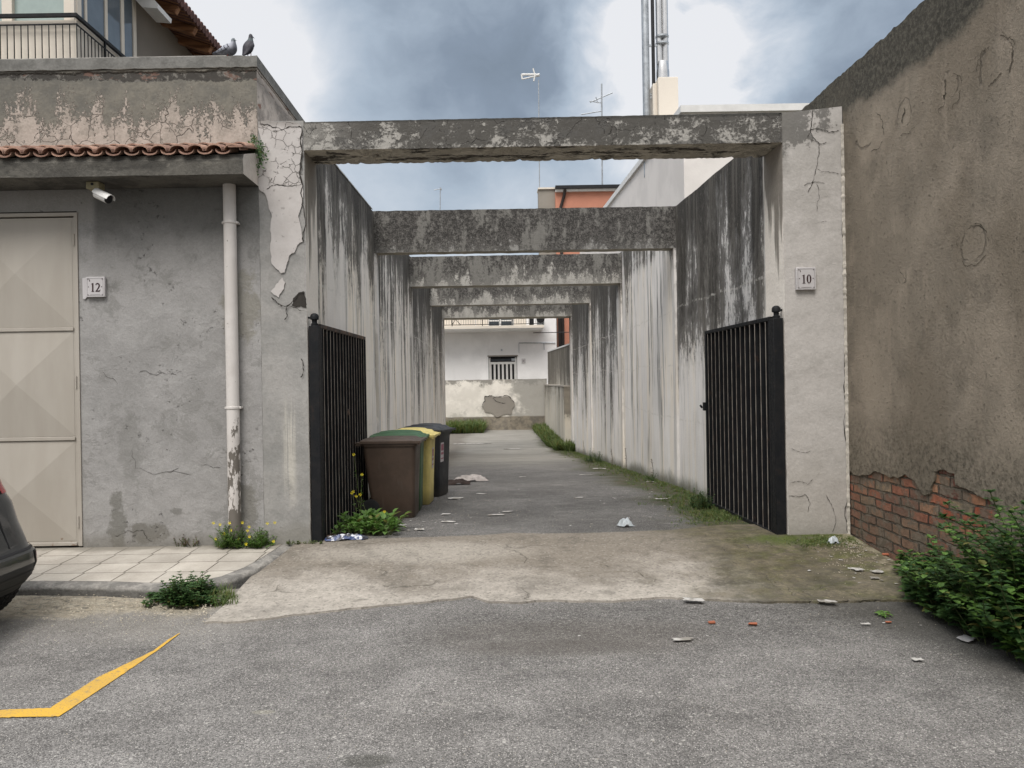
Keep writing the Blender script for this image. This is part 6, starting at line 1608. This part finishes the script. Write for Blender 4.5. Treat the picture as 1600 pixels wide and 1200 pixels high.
# rags by the black bin
scrap(735, 752, .52, .26, 'crumpled pale cloth rag lying right of the black bin', 'cloth', 'rag', 'rag', .10, 40, None, .3)
scrap(716, 757, .34, .20, 'dark stained rag crumpled against the black bin', 'darkcloth', 'rag', 'rag', .07, 41, None, .1)
scrap(540, 846, .32, .12, 'blue and white crumpled wrapper under the left gate', 'blueplas', 'wrapper', 'litter', .045, 42, None, .15)
scrap(556, 844, .12, .07, 'white end of crumpled foil beside the blue wrapper', 'paper', 'wrapper', 'litter', .03, 43, None, .3)
scrap(1510, 1001, .085, .075, 'small square white and blue leaflet on the asphalt near bush', 'plate', 'leaflet', 'litter', .004, 44, None, .5)
scrap(977, 823, .13, .09, 'crumpled clear plastic bag at the end of the driveway', 'ply', 'plastic_bag', 'litter', .07, 45, None, .2)
scrap(1302, 852, .075, .06, 'crumpled clear plastic cup in moss by the pillar', 'ply', 'plastic_cup', 'litter', .055, 46, None, .2)
scrap(815, 669, 1.3, .5, 'heap of white plastic sheet against the yard wall', 'cloth', 'plastic_sheet', 'litter', .22, 47, None, 0)
scrap(740, 694, 1.3, .12, 'long pale plank lying flat across the far alley', 'paper', 'plank', 'plank', .03, 48, None, 0.)
scrap(800, 702, .55, .12, 'short pale plank right of the long one', 'paper', 'plank', 'plank', .03, 49, None, 0.)
for i, (px, py, a, lb) in enumerate([(1112, 975, .045, 'leftmost small orange brick chip on the asphalt'), (1176, 977, .05, 'orange brick chip right of the leftmost chip'), (1388, 974, .035, 'tiny orange brick chip by the bush tip'), (1385, 871, .05, 'reddish brick chip on the rubble under the brick wall'), (1547, 983, .045, 'reddish brick chip under the edge of the bush')]):
    g = gnd(px, py); o = MB().box(-a / 2, a / 2, -a * .3, a * .3, 0, a * .22).build('brick_chip', M_['rubble'], None, bevel=.004); r = random.Random(i)
    for v in o.data.vertices: v.co += Vector((r.uniform(-1, 1), r.uniform(-1, 1), r.uniform(-.3, .6))) * a * .12
    o.location = (g.x, g.y, g.z + (.018 if g.y > 4.95 else .004)); o.rotation_euler = (0, 0, r.uniform(-.6, .9)); tag(o, lb, 'brick chip', 'broken brick chips on the ground')
# fallen leaves sprig
t = thing('leaf_sprig', 'small fallen green sprig on the asphalt left of the bush', 'plant', gnd(1378, 960)); lv = Leaves(3)
for k in range(14): p = gnd(1378 + rb_.gauss(0, 6), 961 + rb_.gauss(0, 2)); p.z += .012; a = rb_.uniform(0, 6.28); lv.leaf(p, Vector((math.cos(a), math.sin(a), .15)), Vector((0, 0, 1)), .05, .022)
lv.build('leaves', M_['leaf2'], t)
# crumbs: mortar flakes and grit nobody could count
mb = MB(); r = random.Random(90)
def crumbs(n, fx, fy, sz, lim=None):
    for i in range(n):
        g = gnd(fx(), fy()); s = sz * r.uniform(.4, 1.3)
        if lim and not lim(g): continue
        z = gz(g.x, g.y) + (.016 if 4.6 < g.y < 6.9 else .002) + bumpy(g.x, g.y); b = len(mb.v)
        a = r.uniform(0, 6.28); q = [(g.x + s * math.cos(a + k * 2.1) * r.uniform(.5, 1), g.y + s * math.sin(a + k * 2.1) * r.uniform(.5, 1), z) for k in range(3)]
        mb.v += q + [(g.x, g.y, z + s * .55)]; mb.f += [[b, b + 1, b + 3], [b + 1, b + 2, b + 3], [b + 2, b, b + 3]]
inX = lambda g: g.x < 2.93
crumbs(230, lambda: r.gauss(1335, 38), lambda: r.gauss(872, 20), .007, inX)
crumbs(240, lambda: r.gauss(1350, 22), lambda: r.gauss(852, 9), .008, inX)
crumbs(200, lambda: r.gauss(1320, 110), lambda: r.gauss(962, 32), .004, inX)
crumbs(650, lambda: r.uniform(20, 330), lambda: r.gauss(952, 11), .010); crumbs(500, lambda: r.uniform(0, 330), lambda: r.gauss(970, 18), .005)
crumbs(160, lambda: r.gauss(680, 60), lambda: r.uniform(770, 832), .007)
crumbs(150, lambda: r.uniform(700, 1050), lambda: r.uniform(720, 830), .007)
crumbs(500, lambda: r.uniform(0, 1600), lambda: r.uniform(960, 1195), .0035, lambda g: g.x < 2.4)
pb_ = MB(); mb_, mb = mb, pb_
def bits(n, fx, fy, sz, lim=None):
    for i in range(n):
        g = gnd(fx(), fy()); s = sz * r.uniform(.3, 1.2)
        if lim and not lim(g): continue
        z = gz(g.x, g.y) + (.020 if 4.6 < g.y < 6.9 else .006) + bumpy(g.x, g.y); b = len(pb_.v); m_ = 6; a = r.uniform(0, 6.28); el = r.uniform(.35, 1.)
        for k in range(m_):
            t_ = 6.283 * k / m_; u, v = s * math.cos(t_) * r.uniform(.55, 1), s * el * math.sin(t_) * r.uniform(.55, 1)
            pb_.v.append((g.x + u * math.cos(a) - v * math.sin(a), g.y + u * math.sin(a) + v * math.cos(a), z + s * r.uniform(0, .22)))
        pb_.v.append((g.x, g.y, z + s * .16))
        for k in range(m_): pb_.f.append([b + k, b + (k + 1) % m_, b + m_])
bits(20, lambda: r.gauss(655, 28), lambda: r.gauss(822, 6), .026)
bits(26, lambda: r.uniform(700, 1050), lambda: r.uniform(735, 828), .022)
bits(30, lambda: r.gauss(1340, 36), lambda: r.gauss(885, 15), .018, inX)
bits(14, lambda: r.uniform(850, 1450), lambda: r.uniform(955, 1010), .012, inX)
bits(26, lambda: r.uniform(930, 1080), lambda: r.gauss(770, 10), .02, lambda g: g.x < 2.35)
o = pb_.build('paper_litter', M_['paper'], None, fix=False); tag(o, 'tiny torn paper bits strewn over alley floor and driveway corner', 'litter', kind='stuff'); mb = mb_
o = mb.build('rubble', plain('mortar_crumbs', (.42, .37, .29), .95, scale=30, var=.5), None, fix=False); tag(o, 'loose mortar crumbs and grit scattered over the ground', 'rubble', kind='stuff')
